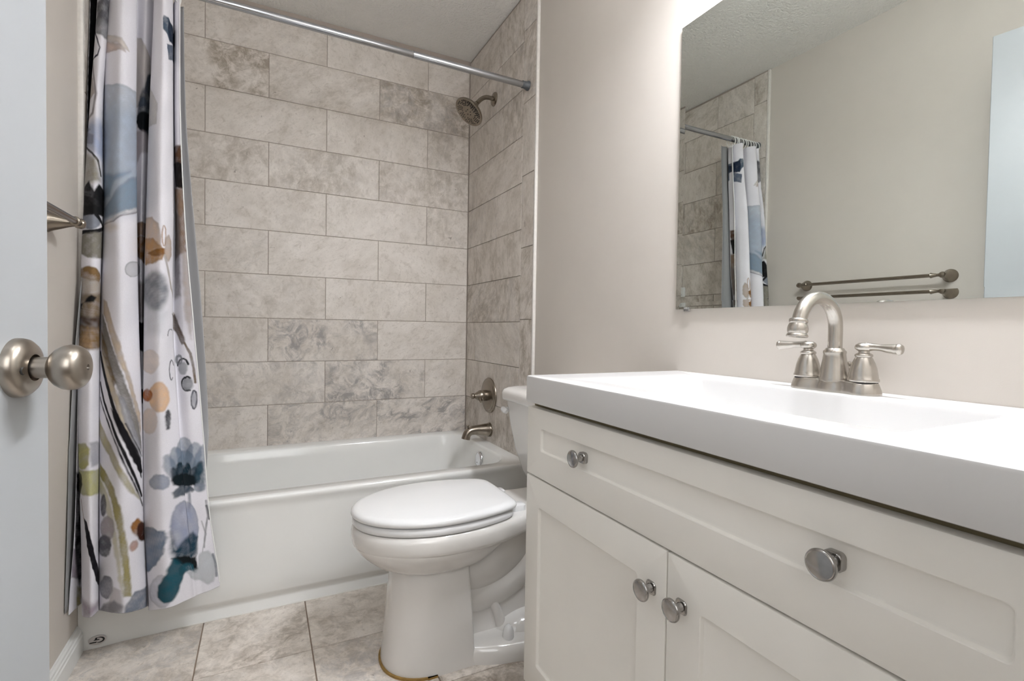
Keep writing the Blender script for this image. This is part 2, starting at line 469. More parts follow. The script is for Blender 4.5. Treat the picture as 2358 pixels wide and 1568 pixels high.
# ------------------------------------------------------------------ bathtub
def rrect(x0, x1, y0, y1, r, z, n=10, rs=None):
    pts = []
    for cx, cy, a0 in ((x1 - r, y1 - r, 0), (x0 + r, y1 - r, 90), (x0 + r, y0 + r, 180), (x1 - r, y0 + r, 270)):
        for i in range(n + 1):
            t = math.radians(a0 + 90 * i / n); pts.append((cx + r * math.cos(t), cy + r * math.sin(t), z))
    return pts
TX0, TX1, TY0, TY1 = -1.4955, 0.001, -0.765, -0.0005
ZR_ = 0.398
tub = thing('bathtub', (-0.75, -0.38, 0), 'white alcove bathtub with a plain apron behind the toilet', 'bathtub')
tb = MB()
# deck and basin
rings = [rrect(TX0, TX1, TY0 + 0.012, TY1, 0.004, ZR_ - 0.012), rrect(TX0, TX1, TY0 + 0.012, TY1, 0.006, ZR_),
         rrect(TX0 + .05, TX1 - .06, TY0 + .056, TY1 - .060, 0.11, ZR_), rrect(TX0 + .056, TX1 - .066, TY0 + .062, TY1 - .066, 0.11, ZR_ - .003),
         rrect(TX0 + .062, TX1 - .071, TY0 + .069, TY1 - .071, 0.112, ZR_ - .012), rrect(TX0 + .075, TX1 - .078, TY0 + .078, TY1 - .078, 0.115, ZR_ - .06),
         rrect(TX0 + .13, TX1 - .10, TY0 + .098, TY1 - .096, 0.13, ZR_ - .20), rrect(TX0 + .19, TX1 - .12, TY0 + .115, TY1 - .112, 0.14, ZR_ - .27),
         rrect(TX0 + .25, TX1 - .155, TY0 + .15, TY1 - .145, 0.13, ZR_ - .312), rrect(TX0 + .33, TX1 - .22, TY0 + .21, TY1 - .20, 0.10, ZR_ - .322)]
tb.loft(rings, cap0=False, cap1=True)
# apron: rounded rim edge, flat face, undercut toe strip that fades out towards both ends
nx = 60; AR = []
for i in range(nx + 1):
    x = TX0 - .0135 + (TX1 - TX0 + .0235) * i / nx
    def ss(a, b, v): t = min(1, max(0, (v - a) / (b - a))); return t * t * (3 - 2 * t)
    f = ss(TX0 + .12, TX0 + .30, x) * (1 - ss(TX1 - .16, TX1 - .10, x))
    g = ss(TX0 + .03, TX0 + .10, x) * (1 - ss(TX1 - .125, TX1 - .095, x))
    prof = [(0.012, ZR_), (0.006, ZR_ - .001), (0.002, ZR_ - .004), (0.0, ZR_ - .010), (0.0, ZR_ - .016), (0.0015 + .001 * g, ZR_ - .024),
            (0.0025 + .004 * g, ZR_ - .034), (0.003 + .006 * g, ZR_ - .05), (0.003 + .006 * g, .25), (0.003 + .006 * g, .12), (0.003 + .006 * g, .064), (0.003 + .007 * g + .002 * f, .057),
            (0.003 + .008 * g + .010 * f, .047), (0.003 + .008 * g + .016 * f, .034), (0.003 + .008 * g + .0150 * f, .028), (0.003 + .008 * g + .008 * f, .0)]
    AR.append([(x, TY0 + d, z) for d, z in prof])
tb.loft(AR, False, False, closed=False)
tbo = tb.build('tub_body', M['tub'], tub, 60)
MB().tube([(TX0 + .002, TY0 + .0185, .0005), (TX1 - .002, TY0 + .0185, .0005)], .0028, 10).build('caulk_line', M['white_caulk'], tub)
ov = MB().lathe([(0.036, 0), (0.036, 0.004), (0.033, 0.008), (0.026, 0.0105), (0.0, 0.011)], (-0.0795, -0.397, 0.334), (-1, 0, 0.13), 40).build('overflow_plate', M['chrome'], tub); ov['label'] = 'round chrome overflow plate'
MB().lathe([(0.004, 0), (0.004, 0.0125), (0, 0.0135)], (-0.0795, -0.397, 0.318), (-1, 0, 0.13), 14).build('plate_screw', M['dark'], ov)
# oval emblem stuck low on the left end of the apron
em = MB(); ec = Vector((-1.4635, TY0 + 0.0012, 0.0245))
def eo(x, z, d): return (ec.x + x, ec.y - d, ec.z + z)
em.loft([[eo(.0215 * math.cos(t) * k2, .0135 * math.sin(t) * k2, d) for t in [2 * PI * i / 40 for i in range(40)]] for k2, d in ((1, 0), (1, .0006), (.97, .0009))])
eo_ = em.build('round_sticker', M['sticker'], tub); eo_['label'] = 'pale oval sticker with a black emblem'
mk = MB()
arc = [(0.004 + .0115 * math.cos(math.radians(a)), .0005 + .0075 * math.sin(math.radians(a))) for a in range(110, -125, -15)]
wd = [.0008 + .0030 * math.sin(PI * i / (len(arc) - 1)) for i in range(len(arc))]
o_, i_ = [], []
for i, (x, z) in enumerate(arc):
    t = math.radians(110 - 15 * i); o_.append((x + wd[i] * math.cos(t) * .6, z + wd[i] * math.sin(t) * .6)); i_.append((x - wd[i] * math.cos(t) * .6, z - wd[i] * math.sin(t) * .6))
mk.loft([[eo(*p, .0009) for p in o_ + i_[::-1]], [eo(*p, .0014) for p in o_ + i_[::-1]]])
for poly in ([(-.0045, .0085), (.0005, .0085), (-.0015, .0012), (-.0065, .0012)], [(-.0065, .0032), (.005, .0032), (.005, .0006), (-.0095, .0006)], [(-.0175, -.0035), (-.001, -.0035), (-.0025, -.0065), (-.0195, -.0065)]):
    mk.loft([[eo(*p, .0009) for p in poly], [eo(*p, .0014) for p in poly]])
mk.build('sticker_emblem', M['black'], eo_, smooth=False)

# ------------------------------------------------------------------ shower and tub fittings on the right tile wall
def fit(name, loc, label, cat): return thing(name, loc, label, cat)
FX = -0.0005
sv = fit('shower_valve', (FX, -0.3285, 0.634), 'round brushed nickel shower valve with pointed handle on the tile above the tub spout', 'shower valve')
MB().lathe([(0.089, 0), (0.089, 0.004), (0.087, 0.007), (0.082, 0.0085), (0.078, 0.0085), (0.076, 0.0105), (0.070, 0.013), (0.045, 0.0165), (0.026, 0.018), (0.026, 0.012)], (FX, -0.3285, 0.634), (-1, 0, 0), 64).build('escutcheon', M['bronze_nickel'], sv)
hv = MB().lathe([(0.0275, 0.016), (0.0275, 0.040), (0.0255, 0.042), (0.0255, 0.0435), (0.0280, 0.045), (0.0275, 0.052), (0.0235, 0.060), (0.0180, 0.070), (0.0135, 0.078), (0.0120, 0.082), (0.0130, 0.084), (0.0145, 0.087), (0.0145, 0.094), (0.0125, 0.0975), (0.0, 0.099)], (FX, -0.3285, 0.634), (-1, 0, 0), 40).build('handle', M['bronze_nickel'], sv)
MB().tube([(-0.057, -0.335, 0.630), (-0.060, -0.356, 0.617), (-0.062, -0.366, 0.610)], [0.010, 0.0085, 0.0075], 16, smooth=4).build('lever', M['bronze_nickel'], hv)
ts_ = fit('tub_spout', (FX, -0.340, 0.46), 'brushed nickel tub spout with diverter pull over the right end of the bathtub', 'tub spout')
MB().tube([(FX, -.34, .462), (-.006, -.34, .462), (-.007, -.34, .462), (-.03, -.34, .463), (-.06, -.34, .4645), (-.085, -.34, .465), (-.105, -.34, .462), (-.119, -.34, .453), (-.126, -.34, .440), (-.130, -.34, .424)],
          [.036, .036, .033, .0305, .026, .023, .0215, .021, .0205, .0215], 32, smooth=5).build('spout_body', M['bronze_nickel'], ts_, 50)
MB().lathe([(.0035, 0), (.0035, .010), (.0062, .012), (.0072, .016), (.0055, .0195), (0, .0205)], (-.117, -.34, .473), (-.15, 0, 1), 20).build('diverter_knob', M['bronze_nickel'], ts_)
sh = fit('shower_sprayer', (FX, -0.338, 2.11), 'round brushed nickel shower head on a bent arm below the ceiling', 'shower head')
MB().lathe([(.034, 0), (.034, .003), (.030, .0075), (.016, .010), (.0105, .0105)], (FX, -.338, 2.113), (-1, 0, 0), 40).build('wall_flange', M['bronze_nickel'], sh)
MB().tube([(-.004, -.338, 2.113), (-.035, -.338, 2.1145), (-.058, -.338, 2.108), (-.078, -.338, 2.0925), (-.094, -.339, 2.074)], .0105, 20, smooth=6).build('shower_arm', M['bronze_nickel'], sh)
hn = Vector((-.63, -.06, -.775)).normalized(); hc = Vector((-.136, -.345, 2.023))
hd = MB().lathe([(.0105, -.058), (.014, -.056), (.0155, -.048), (.0145, -.042), (.020, -.036), (.031, -.026), (.050, -.017), (.066, -.010), (.0735, -.003), (.0765, .004), (.0755, .009), (.0715, .0105), (.069, .0085), (.0, .0085)], hc, hn, 64).build('spray_head', M['bronze_nickel'], sh)
e1 = hn.orthogonal().normalized(); e2 = hn.cross(e1)
nz = MB(); nzl = []
for rr, nn in ((.0615, 40), (.0535, 34), (.0455, 28), (.0375, 22)):
    for k_ in range(nn):
        if k_ % 4 == 3: continue
        t = 2 * PI * k_ / nn + rr * 40; nzl.append((rr * math.cos(t), rr * math.sin(t)))
nzl += [(.014 * math.cos(t), .014 * math.sin(t)) for t in (0, 1.25, 2.5, 3.75, 5)]
for a_, b_ in nzl:
    nz.lathe([(.0026, .0083), (.0024, .0098), (0, .0100)], hc + e1 * a_ + e2 * b_, hn, 8)
o = nz.build('nozzles', M['dark'], hd); o['kind'] = 'stuff'

# ------------------------------------------------------------------ curtain rod
R0, R1 = Vector((-1.4965, -0.676, 2.044)), Vector((-0.0005, -0.693, 2.0276))
rod = thing('shower_curtain_rod', tuple((R0 + R1) / 2), 'polished steel tension rod spanning the tub alcove below the ceiling', 'curtain rod')
ax = (R1 - R0).normalized(); L = (R1 - R0).length
tj = (-.508 + 1.4965) / 1.496 * L
MB().lathe([(.0128, .02), (.0128, tj), (.0122, tj + .001)], R0, ax, 32).build('rod_tube', M['rod'], rod)
MB().lathe([(.0112, tj - .05), (.0112, tj), (.0136, tj), (.0136, L - .028)], R0, ax, 32).build('rod_sleeve', M['rod'], rod)
capp = [(.0205, 0), (.0205, .005), (.0190, .008), (.0160, .014), (.0150, .026), (.0158, .0265), (.0158, .031), (.0125, .0315)]
MB().lathe(capp, R1, -ax, 32).build('end_cap', M['gray_plastic'], rod)
MB().lathe(capp, R0, ax, 32).build('end_cap', M['gray_plastic'], rod)
def rod_at(x): return R0 + ax * ((x - R0.x) / ax.x)

# ------------------------------------------------------------------ shower curtain: folded cloth, rows from top to hem
XK = [[-1.4943, -1.4866, -1.4735, -1.4536, -1.4424, -1.4585, -1.4518, -1.406, -1.3792, -1.3867, -1.3604, -1.3437, -1.3352, -1.3061, -1.2874, -1.2912, -1.2808, -1.268], [-1.4945, -1.4945, -1.4867, -1.4644, -1.4548, -1.4682, -1.451, -1.4058, -1.3759, -1.3856, -1.3621, -1.3514, -1.3415, -1.3047, -1.2829, -1.2885, -1.277, -1.2629], [-1.4945, -1.4945, -1.4958, -1.4667, -1.4514, -1.4638, -1.4466, -1.4017, -1.3702, -1.3787, -1.3631, -1.3572, -1.3448, -1.3039, -1.278, -1.2825, -1.2653, -1.2467], [-1.4998, -1.4945, -1.4988, -1.468, -1.453, -1.4657, -1.4474, -1.3958, -1.3614, -1.3698, -1.3586, -1.3573, -1.3458, -1.303, -1.2754, -1.2773, -1.2488, -1.2204], [-1.4958, -1.4923, -1.493, -1.4624, -1.4478, -1.45, -1.4423, -1.3873, -1.3482, -1.3493, -1.3472, -1.345, -1.3412, -1.2958, -1.2564, -1.2523, -1.2222, -1.1925], [-1.4951, -1.4891, -1.4819, -1.4545, -1.4439, -1.4516, -1.4385, -1.382, -1.3404, -1.3463, -1.3429, -1.3431, -1.3355, -1.2843, -1.2364, -1.2267, -1.2016, -1.1724], [-1.5045, -1.4862, -1.4755, -1.4501, -1.4386, -1.4512, -1.4342, -1.3751, -1.3314, -1.3361, -1.3306, -1.3326, -1.3203, -1.2662, -1.2188, -1.1989, -1.1714, -1.1406]]
YK = [[-0.683, -0.6366, -0.6926, -0.7166, -0.6974, -0.643, -0.6926, -0.731, -0.699, -0.6526, -0.6686, -0.6398, -0.6926, -0.7294, -0.7022, -0.6486, -0.683, -0.6926], [-0.7107, -0.6527, -0.7227, -0.7527, -0.7287, -0.6607, -0.7227, -0.7707, -0.7307, -0.6727, -0.6927, -0.6567, -0.7227, -0.7687, -0.7347, -0.6677, -0.7107, -0.7227], [-0.744, -0.69, -0.75, -0.78, -0.756, -0.688, -0.75, -0.798, -0.758, -0.7, -0.72, -0.684, -0.75, -0.796, -0.762, -0.695, -0.738, -0.75], [-0.7769, -0.7269, -0.7769, -0.8069, -0.7829, -0.7149, -0.7769, -0.8249, -0.7849, -0.7269, -0.7469, -0.7109, -0.7769, -0.8229, -0.7889, -0.7419, -0.7689, -0.7769], [-0.811, -0.795, -0.811, -0.841, -0.817, -0.795, -0.811, -0.859, -0.819, -0.795, -0.795, -0.795, -0.811, -0.857, -0.823, -0.803, -0.811, -0.811], [-0.8387, -0.795, -0.8387, -0.8687, -0.8447, -0.795, -0.8387, -0.8867, -0.8467, -0.795, -0.8087, -0.795, -0.8387, -0.8847, -0.8507, -0.8487, -0.8427, -0.8387], [-0.8556, -0.8056, -0.8556, -0.8856, -0.8616, -0.795, -0.8556, -0.9036, -0.8636, -0.8056, -0.8256, -0.795, -0.8556, -0.9016, -0.8676, -0.8676, -0.8596, -0.8556]]
ZH = [0.158, 0.1629, 0.1516, 0.1538, 0.1578, 0.1315, 0.1549, 0.1556, 0.1421, 0.1194, 0.1293, 0.1065, 0.128, 0.1458, 0.1447, 0.1505, 0.1537, 0.1609]
ZRW = [1.9985, 1.6283, 1.2925, 0.963, 0.6411, 0.3903, 0.1403]
PRINT_AND_SHADE = [
['P',0,1.75,[14,14,16],1,0.0039,0.25,0.0,[0.0,1.973,0.06,1.999,0.056,1.846,0.073,1.769,0.064,1.624,0.021,1.507,0.0,1.485,0.0,1.671]],  # deep shade between curtain and wall, painted black into the cloth
['P',0,1.0,[140,130,140],0.9,0.0039,0.25,0.0,[0.0,0.338,0.037,0.326,0.041,0.241,0.0,0.259]],
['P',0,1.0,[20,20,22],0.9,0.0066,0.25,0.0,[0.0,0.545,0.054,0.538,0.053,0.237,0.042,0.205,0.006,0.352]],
['P',0.5,1.0,[120,112,50],0.8,0.0053,0.25,0.0,[0.031,0.222,0.054,0.21,0.048,0.163,0.031,0.161]],
['P',1.0,4.6,[82,82,86],0.95,0.0079,0.25,0.0,[0.112,1.928,0.204,1.949,0.209,1.872,0.162,1.861,0.122,1.853]],
['P',1.0,4.6,[118,118,122],0.9,0.0039,0.25,0.0,[0.106,1.88,0.161,1.875,0.209,1.874,0.218,1.826,0.167,1.817,0.107,1.835]],
['S',1.0,4.6,[38,34,50],0.95,0.002,0,0.0066,[0.107,1.843,0.136,1.811,0.153,1.784,0.146,1.76,0.109,1.752]],
['S',1.0,4.6,[118,112,114],0.9,0.0053,0,0.0092,[0.109,1.749,0.136,1.688,0.152,1.641,0.141,1.582,0.067,1.555]],
['P',1.0,4.6,[172,164,160],0.9,0.0039,0.25,0.0,[0.108,1.71,0.13,1.683,0.149,1.641,0.095,1.622,0.109,1.603]],
['P',1.0,4.6,[140,152,180],0.75,0.0184,0,0.0,[0.094,1.553,0.233,1.569,0.236,1.443,0.164,1.456,0.11,1.484]],
['P',1.0,4.6,[110,112,124],0.6,0.0039,0.25,0.0,[0.149,1.508,0.149,1.5,0.148,1.492,0.146,1.487,0.065,1.504,0.071,1.501,0.133,1.484,0.086,1.501,0.096,1.503,0.102,1.508,0.11,1.513,0.11,1.521,0.109,1.529,0.121,1.531,0.127,1.534,0.133,1.534,0.07,1.555,0.061,1.555,0.057,1.55,0.149,1.516]],
['S',1.0,4.6,[20,20,22],0.95,0.002,0,0.0066,[0.11,1.484,0.147,1.463,0.165,1.443,0.178,1.401]],
['P',1.0,4.6,[128,124,112],0.8,0.0105,0,0.0,[0.11,1.47,0.16,1.448,0.177,1.382,0.11,1.367]],
['P',1.0,4.6,[12,12,14],1,0.0039,0.25,0.0,[0.109,1.364,0.138,1.383,0.156,1.351,0.169,1.374,0.233,1.355,0.231,1.288,0.11,1.276]],
['P',1.0,4.6,[90,90,94],0.6,0.0039,0.25,0.0,[0.156,1.351,0.156,1.346,0.155,1.341,0.154,1.335,0.153,1.333,0.151,1.333,0.149,1.333,0.054,1.355,0.147,1.34,0.058,1.362,0.145,1.351,0.145,1.356,0.146,1.362,0.147,1.364,0.149,1.367,0.15,1.367,0.152,1.367,0.153,1.365,0.154,1.362,0.155,1.357]],
['P',1.0,4.6,[128,132,142],1,0.0039,0.25,0.0,[0.179,1.266,0.177,1.258,0.172,1.25,0.165,1.244,0.159,1.24,0.153,1.237,0.06,1.251,0.135,1.242,0.091,1.254,0.114,1.255,0.109,1.263,0.107,1.271,0.094,1.28,0.133,1.279,0.142,1.282,0.152,1.282,0.158,1.283,0.165,1.281,0.17,1.276,0.176,1.271]],
['S',1.0,4.6,[14,14,18],1,0.002,0,0.0132,[0.109,1.231,0.154,1.232,0.23,1.257]],
['S',1.0,4.6,[14,14,18],1,0.002,0,0.0118,[0.163,1.283,0.182,1.266,0.229,1.249]],
['P',1.0,4.6,[122,118,108],0.95,0.0039,0.25,0.0,[0.11,1.223,0.234,1.245,0.234,1.162,0.154,1.155,0.11,1.17]],
['P',1.0,4.6,[122,96,62],0.95,0.0039,0.25,0.0,[0.109,1.098,0.1,1.125,0.149,1.133,0.167,1.127,0.197,1.102,0.179,1.086,0.054,1.112,0.121,1.087]],
['P',1.0,4.6,[158,148,136],0.9,0.0066,0.25,0.0,[0.109,1.098,0.054,1.112,0.196,1.089,0.235,1.039,0.11,1.034]],
['P',1.0,4.6,[120,104,84],0.9,0.0079,0.25,0.0,[0.109,1.048,0.215,1.057,0.234,0.981,0.109,0.979]],
['P',1.0,4.6,[10,10,12],1,0.0039,0.25,0.0,[0.12,1.013,0.142,1.037,0.156,1.051,0.168,1.043,0.163,1.029,0.058,1.021,0.129,1.008]],
['P',1.0,4.6,[68,52,40],0.9,0.0066,0.25,0.0,[0.109,0.992,0.152,0.985,0.23,0.997,0.236,0.953,0.153,0.95,0.109,0.96]],
['P',1.0,4.6,[124,98,64],0.9,0.0053,0.25,0.0,[0.109,0.963,0.236,0.953,0.225,0.897,0.153,0.892,0.109,0.899]],
['P',1.0,4.6,[170,140,105],0.8,0.0066,0.25,0.0,[0.131,0.936,0.149,0.955,0.16,0.898,0.074,0.892]],
['P',1.0,4.6,[168,164,116],0.95,0.0039,0.25,0.0,[0.105,0.625,0.146,0.631,0.157,0.613,0.154,0.571,0.142,0.559,0.101,0.557]],
['P',1.0,4.6,[150,150,158],0.8,0.0053,0.25,0.0,[0.156,0.632,0.235,0.625,0.229,0.57,0.158,0.563]],
['P',1.0,4.6,[174,172,130],0.95,0.0039,0.25,0.0,[0.101,0.557,0.235,0.55,0.235,0.48,0.102,0.49]],
['P',1.0,4.6,[20,20,24],0.95,0.0026,0.25,0.0,[0.101,0.554,0.126,0.542,0.129,0.516,0.109,0.473,0.105,0.471]],
['S',1.0,4.6,[140,112,95],0.7,0.002,0,0.0039,[0.12,0.473,0.133,0.415]],
['P',1.0,4.6,[14,12,20],1,0.002,0.25,0.0,[0.132,0.425,0.145,0.416,0.156,0.374,0.173,0.304,0.225,0.235,0.236,0.191,0.175,0.244,0.158,0.298,0.143,0.352]],
['P',1.0,4.6,[140,128,138],0.75,0.0132,0.25,0.0,[0.105,0.203,0.151,0.19,0.215,0.183,0.165,0.157,0.123,0.151]],
['P',5.2,8.7,[204,196,190],0.9,0.0039,0.35,0.0,[0.305,1.837,0.368,1.83,0.396,1.819,0.411,1.8,0.419,1.787,0.403,1.787,0.383,1.803,0.305,1.818]],
['P',5.2,8.7,[188,172,164],0.9,0.0039,0.35,0.0,[0.305,1.818,0.368,1.806,0.394,1.798,0.406,1.787,0.408,1.779,0.391,1.782,0.37,1.779,0.303,1.778]],
['P',5.2,8.7,[172,178,188],0.9,0.0039,0.3,0.0,[0.293,1.687,0.373,1.676,0.399,1.676,0.422,1.675,0.47,1.677,0.474,1.315,0.406,1.29,0.374,1.265,0.287,1.262]],
['P',5.2,8.7,[150,162,178],0.6,0.0395,0,0.0,[0.291,1.62,0.395,1.615,0.467,1.613,0.47,1.307,0.29,1.268]],
['P',5.2,8.7,[112,132,150],0.8,0.0105,0.25,0.0,[0.284,1.425,0.377,1.403,0.414,1.417,0.428,1.422,0.401,1.397,0.377,1.384,0.355,1.345,0.285,1.329]],
['P',5.2,8.7,[118,134,150],0.85,0.0066,0.35,0.0,[0.473,1.422,0.42,1.398,0.392,1.365,0.362,1.332,0.321,1.309,0.321,1.277,0.39,1.289,0.47,1.323]],
['P',5.2,8.7,[205,203,206],0.95,0.0039,0.25,0.0,[0.324,1.267,0.377,1.281,0.413,1.303,0.47,1.326,0.47,1.312,0.406,1.29,0.377,1.273,0.325,1.259]],
['S',5.2,8.7,[120,112,116],0.8,0.002,0,0.0039,[0.322,1.261,0.377,1.268,0.401,1.285,0.474,1.312]],
['P',5.2,8.7,[196,182,164],0.6,0.0132,0,0.0,[0.387,1.249,0.386,1.246,0.383,1.244,0.376,1.241,0.368,1.239,0.357,1.239,0.345,1.241,0.333,1.243,0.318,1.248,0.291,1.255,0.287,1.259,0.291,1.263,0.316,1.263,0.332,1.265,0.344,1.265,0.356,1.265,0.367,1.263,0.376,1.26,0.382,1.257,0.386,1.254]],
['P',5.2,11,[188,188,192],0.8,0.0039,0.25,0.0,[0.532,1.138,0.531,1.129,0.52,1.124,0.453,1.114,0.443,1.111,0.434,1.109,0.425,1.108,0.419,1.111,0.414,1.114,0.411,1.12,0.41,1.128,0.411,1.133,0.414,1.141,0.419,1.146,0.425,1.15,0.434,1.152,0.444,1.153,0.507,1.156,0.52,1.151,0.532,1.143]],
['S',5.2,11,[140,140,144],0.8,0.002,0,0.0026,[0.532,1.138,0.531,1.129,0.52,1.124,0.453,1.114,0.443,1.111,0.434,1.109,0.425,1.108,0.419,1.111,0.414,1.114,0.411,1.12,0.41,1.128,0.411,1.133,0.414,1.141,0.419,1.146,0.425,1.15,0.434,1.152,0.444,1.153,0.507,1.156,0.52,1.151,0.532,1.143,0.532,1.138]],
['P',5.2,8.7,[182,166,148],0.9,0.0039,0.35,0.0,[0.33,1.039,0.35,1.032,0.373,0.974,0.395,0.912,0.41,0.844,0.429,0.772,0.449,0.706,0.456,0.63,0.435,0.696,0.418,0.768,0.4,0.837,0.378,0.899,0.351,0.968,0.333,0.999]],
['P',5.2,8.7,[120,116,112],0.95,0.0039,0.3,0.0,[0.327,0.996,0.347,0.968,0.373,0.905,0.391,0.862,0.406,0.799,0.425,0.735,0.447,0.661,0.46,0.578,0.425,0.647,0.407,0.714,0.391,0.777,0.366,0.836,0.33,0.912]],
['P',5.2,8.7,[108,92,68],0.9,0.0039,0.25,0.0,[0.323,0.948,0.352,0.9,0.373,0.836,0.386,0.801,0.378,0.788,0.36,0.825,0.34,0.862,0.326,0.885]],
['P',5.2,8.7,[186,172,150],0.9,0.0039,0.4,0.0,[0.325,0.898,0.348,0.854,0.376,0.801,0.398,0.739,0.416,0.662,0.433,0.595,0.422,0.605,0.402,0.669,0.378,0.746,0.352,0.799,0.326,0.842]],
['P',5.2,8.7,[150,150,156],0.9,0.0039,0.3,0.0,[0.386,0.777,0.402,0.757,0.422,0.693,0.446,0.619,0.452,0.566,0.422,0.624,0.403,0.688]],
['S',5.2,8.7,[14,12,16],1,0.002,0,0.0118,[0.316,0.883,0.336,0.835,0.36,0.775,0.381,0.719,0.399,0.67,0.416,0.619,0.452,0.535]],
['S',5.2,8.7,[14,12,16],1,0.002,0,0.0079,[0.32,0.796,0.341,0.743,0.369,0.688,0.397,0.617,0.416,0.558,0.451,0.465]],
['S',5.2,8.7,[28,24,32],0.95,0.0026,0,0.0053,[0.32,0.754,0.356,0.688,0.388,0.618,0.411,0.546,0.455,0.435]],
['P',5.2,8.7,[14,12,18],1,0.0026,0.25,0.0,[0.369,0.727,0.388,0.708,0.408,0.663,0.439,0.594,0.452,0.564,0.451,0.516,0.422,0.573,0.397,0.646,0.378,0.695]],
['S',5.2,8.7,[40,36,40],0.8,0.002,0,0.0039,[0.406,0.682,0.425,0.634,0.454,0.579]],
['P',5.2,8.7,[166,158,128],0.9,0.0039,0.3,0.0,[0.313,0.697,0.341,0.661,0.37,0.616,0.397,0.561,0.416,0.516,0.435,0.477,0.443,0.457,0.416,0.484,0.394,0.533,0.36,0.59,0.308,0.648]],
['P',5.2,8.7,[150,140,96],0.95,0.0039,0.3,0.0,[0.318,0.568,0.347,0.547,0.378,0.507,0.398,0.437,0.407,0.347,0.412,0.275,0.414,0.195,0.398,0.2,0.396,0.291,0.39,0.376,0.374,0.46,0.351,0.505,0.319,0.531]],
['P',5.2,8.7,[182,176,150],0.8,0.0053,0.2,0.0,[0.319,0.525,0.351,0.494,0.371,0.454,0.386,0.377,0.395,0.291,0.398,0.206,0.39,0.233,0.383,0.305,0.368,0.388,0.345,0.457,0.32,0.488]],
['P',5.2,8.7,[92,90,94],0.9,0.0039,0.25,0.0,[0.354,0.452,0.353,0.441,0.352,0.433,0.349,0.425,0.345,0.42,0.341,0.417,0.337,0.419,0.333,0.421,0.329,0.429,0.326,0.436,0.325,0.447,0.326,0.457,0.328,0.466,0.332,0.474,0.336,0.477,0.34,0.48,0.345,0.48,0.348,0.475,0.351,0.467,0.353,0.46]],
['P',5.2,8.7,[152,144,146],0.9,0.0039,0.25,0.0,[0.38,0.39,0.379,0.38,0.377,0.369,0.372,0.362,0.364,0.354,0.357,0.351,0.348,0.351,0.34,0.356,0.334,0.363,0.328,0.373,0.326,0.383,0.327,0.394,0.333,0.405,0.34,0.414,0.348,0.42,0.357,0.423,0.365,0.423,0.372,0.42,0.377,0.412,0.379,0.401]],
['P',5.2,8.7,[86,86,92],0.95,0.0039,0.25,0.0,[0.371,0.343,0.369,0.332,0.366,0.325,0.361,0.317,0.354,0.311,0.346,0.308,0.337,0.308,0.328,0.309,0.318,0.315,0.283,0.315,0.299,0.328,0.298,0.339,0.318,0.353,0.329,0.362,0.337,0.366,0.347,0.369,0.355,0.37,0.362,0.367,0.367,0.362,0.37,0.354]],
['P',5.2,8.7,[112,112,120],0.85,0.0039,0.5,0.0,[0.374,0.229,0.373,0.218,0.37,0.21,0.365,0.203,0.359,0.197,0.351,0.192,0.344,0.194,0.335,0.196,0.328,0.2,0.323,0.21,0.32,0.218,0.323,0.229,0.329,0.24,0.336,0.249,0.344,0.255,0.352,0.258,0.36,0.258,0.366,0.256,0.37,0.248,0.373,0.24]],
['P',5.2,8.7,[176,170,172],0.8,0.0053,0.25,0.0,[0.371,0.232,0.392,0.22,0.399,0.171,0.376,0.157,0.359,0.168]],
['P',5.2,8.7,[140,96,52],0.9,0.0039,0.25,0.0,[0.458,0.37,0.455,0.362,0.45,0.359,0.444,0.355,0.439,0.354,0.432,0.355,0.427,0.359,0.422,0.366,0.419,0.371,0.417,0.38,0.416,0.388,0.418,0.393,0.42,0.401,0.424,0.402,0.429,0.404,0.433,0.406,0.439,0.402,0.446,0.395,0.451,0.388,0.456,0.378]],
['P',5.2,8.7,[58,30,20],0.95,0.0039,0.25,0.0,[0.48,0.351,0.481,0.343,0.481,0.335,0.498,0.324,0.453,0.334,0.447,0.336,0.441,0.34,0.437,0.346,0.434,0.352,0.432,0.361,0.432,0.369,0.432,0.377,0.435,0.384,0.438,0.389,0.443,0.39,0.449,0.391,0.457,0.386,0.484,0.374,0.479,0.368,0.479,0.36]],
['P',5.2,8.7,[172,142,132],0.9,0.0039,0.25,0.0,[0.432,0.326,0.428,0.324,0.425,0.322,0.421,0.321,0.418,0.321,0.415,0.324,0.413,0.328,0.412,0.33,0.411,0.336,0.412,0.341,0.414,0.346,0.417,0.348,0.42,0.35,0.424,0.349,0.428,0.348,0.43,0.348,0.433,0.344,0.435,0.339,0.435,0.333,0.434,0.331]],
['P',5.2,8.7,[112,118,130],0.9,0.0039,0.4,0.0,[0.398,0.155,0.404,0.181,0.421,0.206,0.493,0.191,0.469,0.135,0.425,0.149]],
['P',5.2,8.7,[122,120,124],0.85,0.0053,0.25,0.0,[0.316,0.152,0.343,0.178,0.376,0.192,0.398,0.176,0.397,0.155,0.326,0.155]],
['P',8.7,11.6,[190,184,180],0.9,0.0039,0.35,0.0,[0.505,1.875,0.528,1.867,0.54,1.838,0.568,1.817,0.573,1.727,0.545,1.66,0.506,1.643]],
['P',8.7,11.6,[62,70,80],0.95,0.0053,0.25,0.0,[0.603,1.79,0.551,1.759,0.539,1.711,0.525,1.678,0.514,1.629,0.532,1.574,0.581,1.544,0.584,1.798]],
['P',8.7,11.6,[10,16,20],1,0.0039,0.25,0.0,[0.58,1.615,0.581,1.604,0.604,1.587,0.565,1.584,0.549,1.573,0.538,1.566,0.532,1.568,0.522,1.576,0.515,1.583,0.512,1.593,0.509,1.602,0.512,1.612,0.514,1.623,0.522,1.629,0.53,1.633,0.537,1.633,0.545,1.635,0.56,1.636,0.573,1.635,0.578,1.626]],
